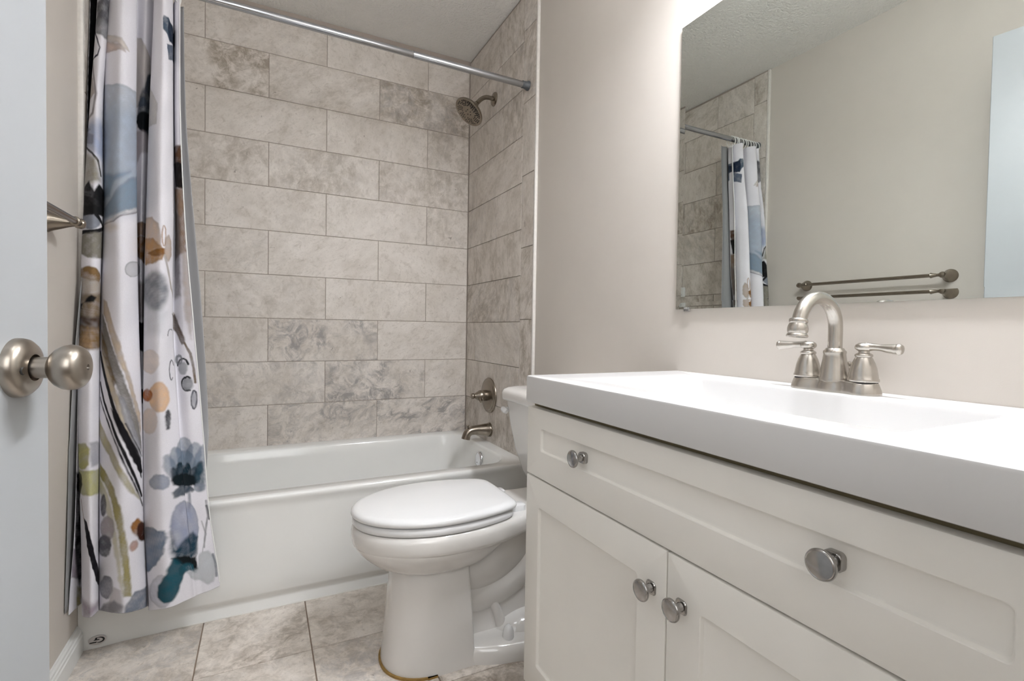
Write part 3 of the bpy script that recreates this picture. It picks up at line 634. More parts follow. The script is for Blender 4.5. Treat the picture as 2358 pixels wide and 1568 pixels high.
['P',8.7,11.6,[170,162,166],0.8,0.0066,0.25,0.0,[0.503,1.573,0.583,1.572,0.572,1.515,0.534,1.501,0.507,1.464]],
['P',8.7,11.6,[132,108,88],0.95,0.0039,0.25,0.0,[0.506,1.283,0.581,1.286,0.581,1.242,0.506,1.24]],
['P',8.7,11.6,[112,78,38],0.95,0.0039,0.25,0.0,[0.506,1.24,0.581,1.242,0.58,1.155,0.556,1.158,0.506,1.178]],
['P',8.7,11.6,[130,122,122],0.8,0.0132,0.25,0.0,[0.506,1.097,0.58,1.101,0.579,0.984,0.508,0.977]],
['P',8.7,11.6,[14,18,26],1,0.0039,0.25,0.0,[0.508,0.975,0.581,0.973,0.579,0.88,0.508,0.888]],
['P',8.7,11.6,[30,20,16],1,0.0039,0.25,0.0,[0.508,0.772,0.579,0.771,0.578,0.727,0.509,0.728]],
['P',8.7,11.6,[40,30,26],0.9,0.0066,0.25,0.0,[0.51,0.428,0.578,0.401,0.578,0.294,0.509,0.309]],
['P',13,17,[72,86,102],0.95,0.0033,0.3,0.0,[0.71,1.901,0.71,1.914,0.714,1.922,0.733,1.925,0.745,1.914,0.844,1.912,0.844,1.867,0.739,1.853,0.726,1.869,0.71,1.879]],
['P',13.3,17,[28,40,60],0.95,0.0026,0.25,0.0,[0.732,1.917,0.842,1.898,0.844,1.864,0.739,1.85,0.73,1.882]],
['P',13.3,15.4,[86,96,112],0.95,0.0026,0.25,0.0,[0.726,1.837,0.824,1.872,0.824,1.821,0.735,1.789]],
['P',11.6,17,[192,188,186],0.8,0.0039,0.25,0.0,[0.634,1.708,0.668,1.677,0.697,1.639,0.692,1.577,0.629,1.578]],
['P',11.6,17,[186,168,154],0.9,0.0039,0.4,0.0,[0.622,1.296,0.679,1.292,0.704,1.271,0.714,1.232,0.713,1.197,0.638,1.196]],
['P',11.6,17,[164,126,86],0.9,0.0039,0.4,0.0,[0.631,1.23,0.685,1.228,0.713,1.205,0.728,1.189,0.717,1.162,0.687,1.151,0.645,1.148]],
['P',11.6,17,[122,82,36],0.9,0.0033,0.25,0.0,[0.659,1.182,0.7,1.195,0.724,1.197,0.728,1.181,0.709,1.172,0.683,1.175]],
['S',11.6,17,[160,130,105],0.9,0.002,0,0.0033,[0.727,1.237,0.726,1.226,0.726,1.218,0.725,1.21,0.723,1.205,0.722,1.205,0.72,1.205,0.719,1.21,0.717,1.216,0.717,1.224,0.716,1.234,0.716,1.245,0.717,1.253,0.718,1.261,0.719,1.266,0.721,1.266,0.722,1.266,0.724,1.261,0.726,1.256,0.726,1.245,0.727,1.237]],
['P',11.6,17,[178,162,150],0.9,0.0039,0.35,0.0,[0.752,1.201,0.751,1.188,0.75,1.177,0.746,1.167,0.74,1.159,0.736,1.156,0.732,1.159,0.729,1.165,0.726,1.173,0.724,1.184,0.723,1.197,0.724,1.21,0.725,1.224,0.727,1.231,0.731,1.239,0.735,1.242,0.74,1.242,0.744,1.236,0.748,1.225,0.751,1.215]],
['S',11.6,17,[165,158,152],0.9,0.002,0,0.0079,[0.725,1.176,0.738,1.13,0.753,1.079,0.785,1.032,0.814,0.999]],
['P',11.6,17,[112,114,120],0.85,0.0132,0.1,0.0,[0.74,1.071,0.736,1.05,0.73,1.034,0.721,1.021,0.712,1.01,0.7,1.008,0.685,1.012,0.666,1.02,0.647,1.033,0.625,1.051,0.625,1.069,0.625,1.088,0.642,1.105,0.665,1.116,0.681,1.126,0.698,1.128,0.71,1.125,0.72,1.117,0.729,1.103,0.736,1.087]],
['P',11.6,17,[175,178,184],0.5,0.0184,0,0.0,[0.652,1.042,0.734,1.004,0.72,0.938,0.655,0.937]],
['S',11.6,17,[60,62,70],0.9,0.002,0,0.0033,[0.736,0.935,0.736,0.938,0.737,0.94,0.737,0.94,0.738,0.943,0.738,0.946,0.738,0.946,0.74,0.948,0.74,0.948,0.741,0.951,0.742,0.951,0.744,0.953,0.744,0.953,0.746,0.953,0.747,0.953,0.748,0.953,0.75,0.953,0.751,0.953,0.753,0.953,0.754,0.953,0.756,0.951]],
['S',11.6,17,[40,42,54],0.9,0.002,0,0.0033,[0.748,0.807,0.746,0.804,0.744,0.801,0.742,0.801,0.74,0.804,0.739,0.807,0.738,0.812,0.738,0.818,0.737,0.826,0.737,0.831,0.738,0.839,0.739,0.844,0.74,0.849,0.742,0.855,0.744,0.857,0.746,0.86,0.748,0.86,0.751,0.857,0.753,0.854,0.754,0.849,0.756,0.844]],
['P',11.6,17,[214,200,192],0.8,0.0039,0.25,0.0,[0.71,0.858,0.71,0.847,0.706,0.839,0.7,0.83,0.692,0.823,0.681,0.821,0.668,0.824,0.655,0.827,0.622,0.834,0.62,0.844,0.622,0.855,0.623,0.866,0.62,0.876,0.654,0.886,0.668,0.891,0.681,0.893,0.692,0.892,0.7,0.888,0.706,0.879,0.71,0.868]],
['P',11.6,17,[205,172,142],0.9,0.0039,0.2,0.0,[0.734,0.748,0.732,0.735,0.728,0.725,0.722,0.714,0.716,0.709,0.709,0.708,0.701,0.71,0.691,0.716,0.682,0.725,0.676,0.737,0.674,0.75,0.676,0.766,0.682,0.778,0.692,0.788,0.702,0.795,0.71,0.799,0.717,0.797,0.724,0.789,0.729,0.778,0.733,0.765]],
['P',11.6,17,[150,84,30],0.95,0.0039,0.25,0.0,[0.69,0.758,0.689,0.753,0.686,0.747,0.682,0.743,0.676,0.739,0.668,0.738,0.66,0.739,0.652,0.74,0.643,0.744,0.628,0.749,0.615,0.754,0.619,0.76,0.639,0.767,0.651,0.772,0.661,0.774,0.669,0.776,0.676,0.774,0.682,0.773,0.686,0.768,0.689,0.763]],
['P',11.6,17,[205,184,168],0.6,0.0039,0.25,0.0,[0.706,0.684,0.705,0.673,0.702,0.662,0.696,0.652,0.689,0.646,0.678,0.643,0.667,0.644,0.654,0.649,0.636,0.656,0.619,0.665,0.623,0.677,0.616,0.689,0.641,0.7,0.654,0.711,0.667,0.716,0.679,0.719,0.689,0.718,0.697,0.714,0.702,0.704,0.705,0.694]],
['P',11.6,17,[24,24,30],0.95,0.0039,0,0.0,[0.735,0.684,0.734,0.676,0.733,0.669,0.731,0.661,0.729,0.658,0.727,0.658,0.725,0.658,0.724,0.664,0.723,0.669,0.722,0.677,0.722,0.688,0.722,0.696,0.724,0.704,0.725,0.709,0.727,0.712,0.729,0.714,0.731,0.711,0.733,0.706,0.734,0.7,0.735,0.692]],
['P',11.6,17,[90,92,100],0.7,0.0039,0,0.0,[0.732,0.674,0.732,0.669,0.731,0.666,0.73,0.663,0.729,0.661,0.728,0.661,0.728,0.661,0.726,0.664,0.726,0.666,0.726,0.672,0.726,0.674,0.726,0.677,0.726,0.682,0.727,0.685,0.728,0.685,0.729,0.687,0.73,0.685,0.731,0.685,0.732,0.679,0.732,0.677]],
['P',11.6,17,[96,112,130],0.62,0.0039,0.3,0.0,[0.855,0.579,0.853,0.565,0.847,0.551,0.838,0.543,0.826,0.537,0.815,0.537,0.771,0.54,0.754,0.548,0.748,0.558,0.746,0.572,0.745,0.585,0.748,0.598,0.753,0.609,0.768,0.618,0.815,0.622,0.824,0.622,0.836,0.62,0.846,0.615,0.852,0.605,0.855,0.592]],
['P',11.6,17,[96,112,130],0.62,0.0039,0.3,0.0,[0.818,0.558,0.818,0.545,0.816,0.534,0.813,0.523,0.767,0.519,0.753,0.518,0.745,0.521,0.738,0.527,0.733,0.538,0.729,0.549,0.727,0.562,0.727,0.573,0.728,0.586,0.731,0.594,0.735,0.599,0.742,0.601,0.75,0.598,0.759,0.593,0.812,0.581,0.815,0.571]],
['P',11.6,17,[96,112,130],0.62,0.0039,0.3,0.0,[0.873,0.558,0.869,0.544,0.863,0.535,0.856,0.526,0.846,0.522,0.835,0.524,0.825,0.527,0.819,0.534,0.817,0.545,0.818,0.558,0.823,0.572,0.831,0.585,0.842,0.596,0.853,0.602,0.86,0.609,0.866,0.607,0.871,0.603,0.874,0.596,0.876,0.583,0.875,0.569]],
['P',11.6,17,[96,112,130],0.62,0.0039,0.3,0.0,[0.744,0.548,0.746,0.537,0.747,0.524,0.745,0.516,0.741,0.511,0.736,0.508,0.732,0.509,0.727,0.514,0.722,0.523,0.719,0.533,0.716,0.544,0.715,0.554,0.714,0.568,0.715,0.576,0.717,0.581,0.72,0.584,0.725,0.584,0.729,0.578,0.735,0.57,0.74,0.561]],
['P',11.6,17,[96,112,130],0.62,0.0039,0.3,0.0,[0.882,0.539,0.878,0.525,0.872,0.513,0.866,0.504,0.859,0.5,0.854,0.499,0.848,0.504,0.846,0.511,0.846,0.525,0.85,0.538,0.856,0.555,0.861,0.569,0.868,0.581,0.874,0.59,0.879,0.597,0.882,0.597,0.882,0.592,0.882,0.584,0.882,0.571,0.882,0.555]],
['P',11.6,17,[96,112,130],0.62,0.0039,0.3,0.0,[0.861,0.532,0.859,0.515,0.854,0.504,0.844,0.493,0.83,0.487,0.817,0.486,0.798,0.489,0.755,0.5,0.75,0.51,0.746,0.526,0.746,0.54,0.748,0.556,0.754,0.569,0.783,0.576,0.817,0.582,0.829,0.583,0.842,0.58,0.852,0.573,0.857,0.56,0.86,0.548]],
['P',11.6,17,[16,40,52],0.85,0.0039,0.4,0.0,[0.75,0.518,0.752,0.508,0.752,0.5,0.751,0.494,0.748,0.489,0.745,0.489,0.742,0.489,0.738,0.495,0.735,0.5,0.732,0.509,0.73,0.517,0.729,0.525,0.729,0.533,0.729,0.541,0.731,0.543,0.734,0.546,0.736,0.546,0.74,0.54,0.744,0.534,0.748,0.526]],
['P',11.6,17,[16,40,52],0.85,0.0039,0.4,0.0,[0.813,0.523,0.813,0.515,0.812,0.507,0.78,0.501,0.763,0.497,0.756,0.497,0.751,0.5,0.748,0.505,0.745,0.51,0.743,0.519,0.742,0.527,0.742,0.537,0.744,0.545,0.746,0.55,0.75,0.553,0.754,0.553,0.759,0.553,0.784,0.547,0.812,0.539,0.813,0.531]],
['P',11.6,17,[16,40,52],0.85,0.0039,0.4,0.0,[0.84,0.511,0.837,0.503,0.831,0.495,0.824,0.489,0.818,0.486,0.814,0.486,0.811,0.488,0.776,0.493,0.767,0.5,0.764,0.511,0.769,0.519,0.807,0.527,0.813,0.534,0.817,0.54,0.823,0.545,0.829,0.545,0.835,0.543,0.839,0.538,0.842,0.53,0.842,0.522]],
['P',11.6,17,[16,40,52],0.85,0.0039,0.4,0.0,[0.859,0.502,0.856,0.494,0.851,0.488,0.844,0.482,0.838,0.479,0.831,0.482,0.826,0.484,0.824,0.489,0.824,0.495,0.826,0.503,0.831,0.511,0.837,0.519,0.844,0.525,0.851,0.53,0.855,0.533,0.859,0.534,0.861,0.529,0.863,0.524,0.863,0.519,0.862,0.511]],
['P',11.6,17,[16,40,52],0.85,0.0039,0.4,0.0,[0.872,0.508,0.869,0.496,0.864,0.487,0.86,0.478,0.855,0.475,0.85,0.475,0.846,0.48,0.845,0.485,0.846,0.493,0.849,0.504,0.854,0.517,0.859,0.526,0.863,0.537,0.867,0.544,0.871,0.547,0.874,0.548,0.877,0.543,0.877,0.538,0.877,0.53,0.875,0.519]],
['P',11.6,17,[8,22,28],1,0.0039,0.25,0.0,[0.861,0.492,0.86,0.484,0.854,0.48,0.842,0.477,0.824,0.476,0.808,0.477,0.751,0.481,0.741,0.487,0.734,0.492,0.731,0.501,0.729,0.506,0.731,0.511,0.736,0.516,0.743,0.519,0.755,0.518,0.813,0.515,0.828,0.511,0.845,0.509,0.855,0.504,0.86,0.497]],
['P',11.6,17,[44,70,84],0.8,0.0066,0.25,0.0,[0.881,0.499,0.88,0.483,0.877,0.472,0.874,0.463,0.871,0.457,0.867,0.456,0.863,0.458,0.86,0.465,0.857,0.475,0.856,0.488,0.857,0.502,0.858,0.515,0.861,0.526,0.864,0.538,0.867,0.544,0.871,0.545,0.875,0.543,0.878,0.536,0.88,0.525,0.881,0.512]],
['P',11.6,17,[148,154,168],0.9,0.0039,0.35,0.0,[0.727,0.504,0.726,0.496,0.723,0.49,0.718,0.488,0.713,0.485,0.708,0.487,0.699,0.487,0.69,0.488,0.682,0.492,0.676,0.498,0.674,0.506,0.676,0.512,0.683,0.519,0.691,0.526,0.7,0.53,0.709,0.53,0.715,0.528,0.719,0.523,0.724,0.517,0.726,0.509]],
['P',11.6,17,[40,58,72],0.9,0.0039,0.25,0.0,[0.728,0.472,0.751,0.484,0.836,0.477,0.853,0.462,0.773,0.45,0.732,0.455]],
['P',11.6,17,[130,138,152],0.8,0.0039,0.25,0.0,[0.879,0.467,0.879,0.462,0.877,0.458,0.873,0.457,0.869,0.457,0.865,0.456,0.86,0.457,0.856,0.459,0.851,0.464,0.849,0.466,0.848,0.472,0.849,0.474,0.853,0.477,0.857,0.481,0.862,0.481,0.866,0.482,0.87,0.481,0.874,0.479,0.877,0.474,0.879,0.47]],
['S',11.6,17,[120,124,134],0.8,0.0053,0,0.0132,[0.824,0.452,0.823,0.426,0.812,0.398]],
['P',11.6,17,[196,196,206],0.8,0.0039,0.4,0.0,[0.719,0.189,0.717,0.173,0.714,0.163,0.71,0.154,0.703,0.147,0.693,0.144,0.681,0.146,0.669,0.151,0.658,0.158,0.65,0.169,0.649,0.182,0.654,0.2,0.664,0.216,0.676,0.227,0.688,0.239,0.699,0.242,0.707,0.238,0.713,0.232,0.716,0.219,0.718,0.203]],
['P',11.6,17,[108,120,138],0.9,0.0039,0.4,0.0,[0.648,0.371,0.684,0.377,0.697,0.369,0.713,0.368,0.714,0.344,0.707,0.302,0.686,0.27,0.658,0.244,0.622,0.233]],
['P',11.6,17,[138,144,164],0.85,0.0039,0.4,0.0,[0.851,0.35,0.842,0.325,0.826,0.303,0.813,0.289,0.762,0.278,0.747,0.278,0.736,0.29,0.729,0.304,0.724,0.325,0.721,0.349,0.721,0.373,0.723,0.397,0.728,0.416,0.735,0.431,0.746,0.438,0.762,0.439,0.817,0.431,0.835,0.418,0.848,0.397,0.852,0.374]],
['P',11.6,17,[168,170,186],0.6,0.0105,0,0.0,[0.793,0.388,0.77,0.378,0.761,0.369,0.754,0.363,0.748,0.361,0.743,0.361,0.739,0.364,0.735,0.37,0.733,0.381,0.731,0.389,0.731,0.399,0.732,0.41,0.734,0.418,0.738,0.423,0.742,0.425,0.748,0.425,0.753,0.422,0.759,0.417,0.772,0.407,0.79,0.398]],
['P',11.6,17,[22,52,68],0.92,0.0079,0.25,0.0,[0.721,0.36,0.729,0.306,0.752,0.326,0.823,0.34,0.843,0.323,0.826,0.274,0.768,0.252,0.726,0.269,0.719,0.304]],
['P',11.6,17,[6,14,18],1,0.0039,0.25,0.0,[0.72,0.283,0.74,0.279,0.788,0.265,0.82,0.269,0.818,0.229,0.812,0.22,0.774,0.242,0.745,0.244,0.729,0.261]],
['P',11.6,17,[14,72,86],0.97,0.0039,0.35,0.0,[0.723,0.28,0.74,0.257,0.749,0.241,0.738,0.209,0.725,0.176,0.715,0.163,0.7,0.159,0.681,0.173,0.686,0.204,0.706,0.241,0.716,0.269]],
['P',11.6,17,[30,76,90],0.9,0.0039,0.25,0.0,[0.738,0.255,0.806,0.245,0.813,0.22,0.758,0.23,0.733,0.226,0.73,0.247]],
['P',11.6,17,[178,182,186],0.85,0.0053,0.3,0.0,[0.834,0.272,0.866,0.275,0.877,0.257,0.876,0.202,0.87,0.178,0.855,0.175,0.824,0.194,0.765,0.207,0.751,0.225,0.818,0.229]],
['S',11.6,17,[110,115,122],0.8,0.002,0,0.0053,[0.876,0.262,0.879,0.229,0.877,0.194]],
['S',11.6,17,[25,28,34],0.95,0.002,0,0.0053,[0.877,0.411,0.88,0.393,0.88,0.369]],
['S',11.6,17,[120,120,124],0.8,0.002,0,0.0039,[0.877,0.427,0.877,0.377,0.866,0.326,0.859,0.287]],
['S',11.6,17,[130,130,134],0.7,0.002,0,0.0026,[0.862,0.367,0.868,0.326,0.852,0.275]],
['P',15.2,17,[84,58,40],0.95,0.0053,0.25,0.0,[0.816,1.539,0.882,1.534,0.882,1.47,0.824,1.473]],
['P',15.2,17,[18,12,10],1,0.0039,0.25,0.0,[0.816,1.486,0.882,1.478,0.882,1.394,0.835,1.404]],
['P',15.2,17,[130,108,90],0.95,0.0066,0.25,0.0,[0.817,1.406,0.882,1.394,0.88,1.198,0.821,1.173]],
['P',15.2,17,[105,100,98],0.7,0.0105,0.25,0.0,[0.816,1.34,0.862,1.307,0.851,1.059,0.816,1.047]],
['P',15.2,17,[165,154,148],0.8,0.0079,0.25,0.0,[0.864,1.225,0.882,1.195,0.882,1.005,0.873,0.924,0.861,1.007]],
['P',14,17,[95,82,72],0.9,0.0039,0.25,0.0,[0.758,1.001,0.816,0.999,0.835,0.971,0.855,0.932,0.857,0.908,0.843,0.907,0.818,0.944,0.796,0.971]],
['S',14,17,[105,92,80],0.9,0.002,0,0.0066,[0.855,0.911,0.868,0.878,0.873,0.831,0.874,0.789]],
['S',14,17,[36,38,42],0.95,0.002,0,0.0053,[0.818,0.84,0.818,0.843,0.819,0.845,0.82,0.848,0.823,0.851,0.825,0.854,0.828,0.856,0.831,0.859,0.835,0.859,0.838,0.862,0.842,0.862,0.846,0.862,0.849,0.862,0.852,0.86,0.854,0.86,0.856,0.858,0.857,0.855,0.858,0.852,0.859,0.85,0.86,0.847,0.86,0.845]],
['S',14,17,[110,112,116],0.8,0.002,0,0.0079,[0.838,0.859,0.837,0.857,0.835,0.851,0.831,0.848,0.828,0.848,0.824,0.846,0.82,0.848,0.817,0.848,0.816,0.851,0.815,0.856,0.815,0.858,0.816,0.861,0.817,0.867,0.819,0.869,0.823,0.869,0.826,0.872,0.83,0.87,0.834,0.87,0.836,0.867,0.838,0.862,0.838,0.859]],
['P',14,17,[150,152,156],0.8,0.0039,0.25,0.0,[0.858,0.834,0.857,0.826,0.855,0.823,0.851,0.817,0.845,0.814,0.838,0.814,0.832,0.814,0.826,0.816,0.821,0.822,0.819,0.827,0.819,0.832,0.82,0.838,0.824,0.843,0.829,0.848,0.836,0.851,0.843,0.851,0.849,0.852,0.854,0.847,0.857,0.844,0.858,0.839]],
['P',14,17,[120,122,126],0.8,0.0039,0.25,0.0,[0.869,0.785,0.868,0.777,0.865,0.771,0.862,0.768,0.858,0.765,0.853,0.764,0.846,0.764,0.84,0.766,0.834,0.771,0.831,0.777,0.831,0.785,0.833,0.79,0.838,0.798,0.844,0.801,0.851,0.804,0.856,0.807,0.861,0.805,0.865,0.803,0.867,0.798,0.869,0.791]],
['S',14,17,[24,26,30],0.95,0.002,0,0.0053,[0.86,0.765,0.857,0.765,0.853,0.764,0.849,0.764,0.844,0.764,0.84,0.766,0.835,0.769,0.833,0.771,0.83,0.777,0.829,0.779,0.829,0.785,0.83,0.79,0.832,0.793,0.835,0.798,0.84,0.801,0.844,0.804,0.849,0.804,0.853,0.807,0.857,0.807,0.86,0.805,0.862,0.803]],
['S',14,17,[60,62,72],0.95,0.002,0,0.0039,[0.874,0.736,0.873,0.728,0.871,0.719,0.87,0.714,0.868,0.711,0.866,0.708,0.864,0.71,0.863,0.715,0.861,0.72,0.861,0.728,0.861,0.736,0.862,0.744,0.864,0.752,0.866,0.758,0.868,0.764,0.87,0.764,0.871,0.762,0.873,0.76,0.874,0.752,0.874,0.744,0.874,0.736]],
['P',14,17,[150,150,160],0.8,0.0039,0.25,0.0,[0.873,0.736,0.872,0.728,0.871,0.722,0.869,0.716,0.868,0.713,0.866,0.71,0.865,0.713,0.863,0.715,0.863,0.72,0.862,0.728,0.863,0.736,0.863,0.744,0.865,0.753,0.866,0.758,0.868,0.761,0.869,0.761,0.871,0.759,0.872,0.757,0.873,0.752,0.873,0.744]],
]
def LINER():
    LX = np.array([[-1.4757, -1.4652, -1.4218, -1.36, -1.3061, -1.2652], [-1.4833, -1.4723, -1.4274, -1.3609, -1.296, -1.2542], [-1.4854, -1.4796, -1.4223, -1.3622, -1.2863, -1.2279], [-1.498, -1.494, -1.4388, -1.3689, -1.2768, -1.2018], [-1.5061, -1.494, -1.453, -1.3686, -1.2664, -1.1837], [-1.5069, -1.4958, -1.4458, -1.3605, -1.2615, -1.1827], [-1.5051, -1.4983, -1.4493, -1.3607, -1.2671, -1.1919], [-1.507, -1.5009, -1.4547, -1.3609, -1.2722, -1.2007]])
    LY = np.array([[-0.6426, -0.6076, -0.6146, -0.6106, -0.6176, -0.6176], [-0.6727, -0.6377, -0.6447, -0.6407, -0.6477, -0.6477], [-0.74, -0.665, -0.672, -0.668, -0.675, -0.675], [-0.7989, -0.6919, -0.6989, -0.6949, -0.7019, -0.7019], [-0.833, -0.726, -0.733, -0.729, -0.736, -0.736], [-0.8415, -0.7745, -0.7745, -0.7745, -0.7745, -0.7745], [-0.8607, -0.7745, -0.7745, -0.7745, -0.7745, -0.7745], [-0.8751, -0.7745, -0.7751, -0.7745, -0.7781, -0.7781]])
    LZ = np.array([1.9985, 1.6283, 1.2925, 0.963, 0.6411, 0.5653, 0.3903, 0.1777])
    s, Z, X, Y = cloth(120, 120, LX, LY, np.full(6, .172), LZ, 2.024)
    Y = Y + .004 * np.sin(s[None, :] * 6.0) * np.clip((Z - .60) / .3, .0, 1)
    return X, Y, Z

XK = np.array(XK); YK = np.array(YK); ZH = np.array(ZH); ZRW = np.array(ZRW)
ZTOP = 2.010
def cr(P, t):
    n = len(P); i = np.clip(np.floor(t).astype(int), 0, n - 2); f = (t - i).reshape(t.shape + (1,) * (P.ndim - 1))
    g = lambda j: P[np.clip(j, 0, n - 1)]
    p0, p1, p2, p3 = g(i - 1), g(i), g(i + 1), g(i + 2)
    return .5 * ((2 * p1) + (-p0 + p2) * f + (2 * p0 - 5 * p1 + 4 * p2 - p3) * f ** 2 + (-p0 + 3 * p1 - 3 * p2 + p3) * f ** 3)
def cloth(ns, nz, XK, YK, ZH, ZRW, ztop):
    nk = XK.shape[1]
    s = np.linspace(0, nk - 1, ns); v = np.linspace(0, 1, nz)
    zh = cr(ZH, s); Z = ztop + (zh[None, :] - ztop) * v[:, None]
    xs = cr(XK.T, s).T; ys = cr(YK.T, s).T
    tr = np.interp(-Z, -ZRW, np.arange(len(ZRW))); j = np.arange(ns)[None, :]; out = []
    nr = len(ZRW)
    for A in (xs, ys):
        i = np.clip(np.floor(tr).astype(int), 0, nr - 2); f = tr - i
        g = lambda k: A[np.clip(k, 0, nr - 1), j]
        p0, p1, p2, p3 = g(i - 1), g(i), g(i + 1), g(i + 2)
        out.append(.5 * ((2 * p1) + (-p0 + p2) * f + (2 * p0 - 5 * p1 + 4 * p2 - p3) * f ** 2 + (-p0 + 3 * p1 - 3 * p2 + p3) * f ** 3))
    return s, Z, out[0], out[1]
def grid_mesh(name, X, Y, Z, col=None):
    nz, ns = X.shape
    co = np.stack([X, Y, Z], -1).reshape(-1, 3)
    idx = np.arange(nz * ns).reshape(nz, ns)
    f = np.stack([idx[:-1, :-1], idx[1:, :-1], idx[1:, 1:], idx[:-1, 1:]], -1).reshape(-1, 4)
    me = bpy.data.meshes.new(name)
    me.vertices.add(len(co)); me.vertices.foreach_set('co', co.ravel())
    me.loops.add(f.size); me.loops.foreach_set('vertex_index', f.ravel())
    me.polygons.add(len(f)); me.polygons.foreach_set('loop_start', np.arange(0, f.size, 4))
    me.update(calc_edges=True); me.validate()
    if col is not None:
        a = me.color_attributes.new('print', 'FLOAT_COLOR', 'POINT')
        a.data.foreach_set('color', np.concatenate([col, np.ones((len(col), 1))], 1).astype(np.float32).ravel())
    return me
NS, NZ = 800, 1000
s_, Zc, Xc, Yc = cloth(NS, NZ, XK, YK, ZH, ZRW, ZTOP)
sF, ZF, XF, YF = cloth(1361, 700, XK, YK, ZH, ZRW, ZTOP)
aF = np.concatenate([[0], np.cumsum(np.hypot(np.diff(XF[350]), np.diff(YF[350])))])
a_ = np.interp(s_, sF, aF)
Ac = np.broadcast_to(a_[None, :], Zc.shape)
def wob(A, Z, k, seed):
    r = np.random.RandomState(seed); out = 0
    for _ in range(6):
        d = r.normal(size=2) * k; out = out + np.sin(A * d[0] + Z * d[1] + r.uniform(0, 6.28))
    return out / 6 ** .5
def l3(c): return np.array(lin(c))
col = np.empty(Zc.shape + (3,)); col[:] = l3((224, 222, 228))
col *= (1 - .03 * np.clip(wob(Ac, Zc, 30, 1), -1, 1))[..., None]
def paint(spec, seed):
    kind, s0, s1, c, al, soft, rim, wd, pts = spec
    P = np.array(pts).reshape(-1, 2)
    pad = soft * 3 + wd + .006
    j0, j1 = np.searchsorted(s_, s0), np.searchsorted(s_, s1, 'right')
    zlo, zhi = P[:, 1].min() - pad, P[:, 1].max() + pad
    # rows whose z is in range (z falls almost evenly with the row index)
    zm = Zc[:, j0:j1]
    rws = np.where((zm.min(1) < zhi) & (zm.max(1) > zlo))[0]
    if len(rws) == 0: return
    r0, r1 = rws[0], rws[-1] + 1
    aa = Ac[r0:r1, j0:j1]; zz = Zc[r0:r1, j0:j1]
    wa = .0010 * wob(aa, zz, 150, seed) + .0004 * wob(aa, zz, 280, seed + 1)
    d = np.full(aa.shape, 9.); ins = np.zeros(aa.shape, bool)
    n = len(P)
    for i in range(n if kind == 'P' else n - 1):
        (x0, y0), (x1, y1) = P[i], P[(i + 1) % n]
        ex, ey = x1 - x0, y1 - y0; q = ex * ex + ey * ey + 1e-12
        t = np.clip(((aa - x0) * ex + (zz - y0) * ey) / q, 0, 1)
        d = np.minimum(d, np.hypot(aa - x0 - t * ex, zz - y0 - t * ey))
        if kind == 'P' and abs(ey) > 1e-9:
            cnd = ((y0 > zz) != (y1 > zz)) & (aa < (x1 - x0) * (zz - y0) / (y1 - y0 + 1e-15) + x0)
            ins ^= cnd
    sd = np.where(ins, -d, d) if kind == 'P' else d - wd / 2
    sd = sd + wa * (1.0 if kind == 'P' else .35)
    m_ = np.clip(.5 - sd / (2 * max(soft, .0008)), 0, 1); m_ = m_ * m_ * (3 - 2 * m_)
    tone = 1 - rim * np.exp(-(np.clip(-sd, 0, 1) / .004)) * (sd < .001)
    bl = .12 * wob(aa, zz, 120, seed + 2) + .05 * wob(aa, zz, 500, seed + 3)
    k_ = np.clip(m_ * al * (1 + bl * (.9 if al < .97 else .1)), 0, 1)[..., None]
    cc = l3(c)[None, None, :] * (tone * (1 + bl * .8))[..., None]
    blk = col[r0:r1, j0:j1]
    blk[:] = blk * (1 - k_) + cc * k_
for i, sp_ in enumerate(PRINT_AND_SHADE): paint(sp_, 10 * i + 5)
# fine creases in the cloth
dy = .0016 * wob(Ac, Zc * .12, 90, 77) + .0012 * wob(Ac * .3, Zc, 40, 78)
Yc = Yc + dy
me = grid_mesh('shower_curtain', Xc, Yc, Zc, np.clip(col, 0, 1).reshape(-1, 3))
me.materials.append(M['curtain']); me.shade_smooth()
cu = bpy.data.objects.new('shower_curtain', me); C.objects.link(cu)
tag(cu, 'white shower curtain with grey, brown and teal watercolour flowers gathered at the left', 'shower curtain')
so = cu.modifiers.new('thickness', 'SOLIDIFY'); so.thickness = 0.0008; so.offset = -1
# stitched free edge and hem of the cloth
E_ = np.stack([Xc[:, -1], Yc[:, -1], Zc[:, -1]], -1)[::8]
MB().tube([Vector(p) for p in E_], .0016, 6).build('edge_hem', M['ring'], None)
eh = bpy.data.objects['edge_hem']; eh.parent = cu
# grey vinyl liner hanging behind it
me = grid_mesh('curtain_liner', *LINER())
me.materials.append(M['liner']); me.shade_smooth()
ln = bpy.data.objects.new('curtain_liner', me); C.objects.link(ln)
tag(ln, 'plain grey vinyl liner hanging behind the printed curtain', 'curtain liner')
ln.modifiers.new('thickness', 'SOLIDIFY').thickness = 0.0006
# plastic rings on the rod
ring0 = None
rxs = [-1.474, -1.452, -1.43, -1.41, -1.385, -1.362, -1.34, -1.318, -1.296, -1.274]
rnd = random.Random(3)
for i, x in enumerate(rxs):
    p = rod_at(x)
    if ring0 is None:
        th = [2 * PI * k_ / 28 for k_ in range(29)]
        rg = MB().tube([(.0015 * math.sin(t), .0245 * math.cos(t), .029 * math.sin(t) - .0145) for t in th], .0021, 10).build('curtain_ring', M['ring'])
        ring0 = rg
    else:
        rg = ring0.copy(); C.objects.link(rg)
    rg.location = Vector((p.x, p.y, p.z - .0445))
    rg.rotation_euler = (0, 0, rnd.uniform(-.35, .35))
    tag(rg, 'white plastic ring hooking the gathered curtain to the steel rod', 'curtain ring', 'curtain rings on the rod')

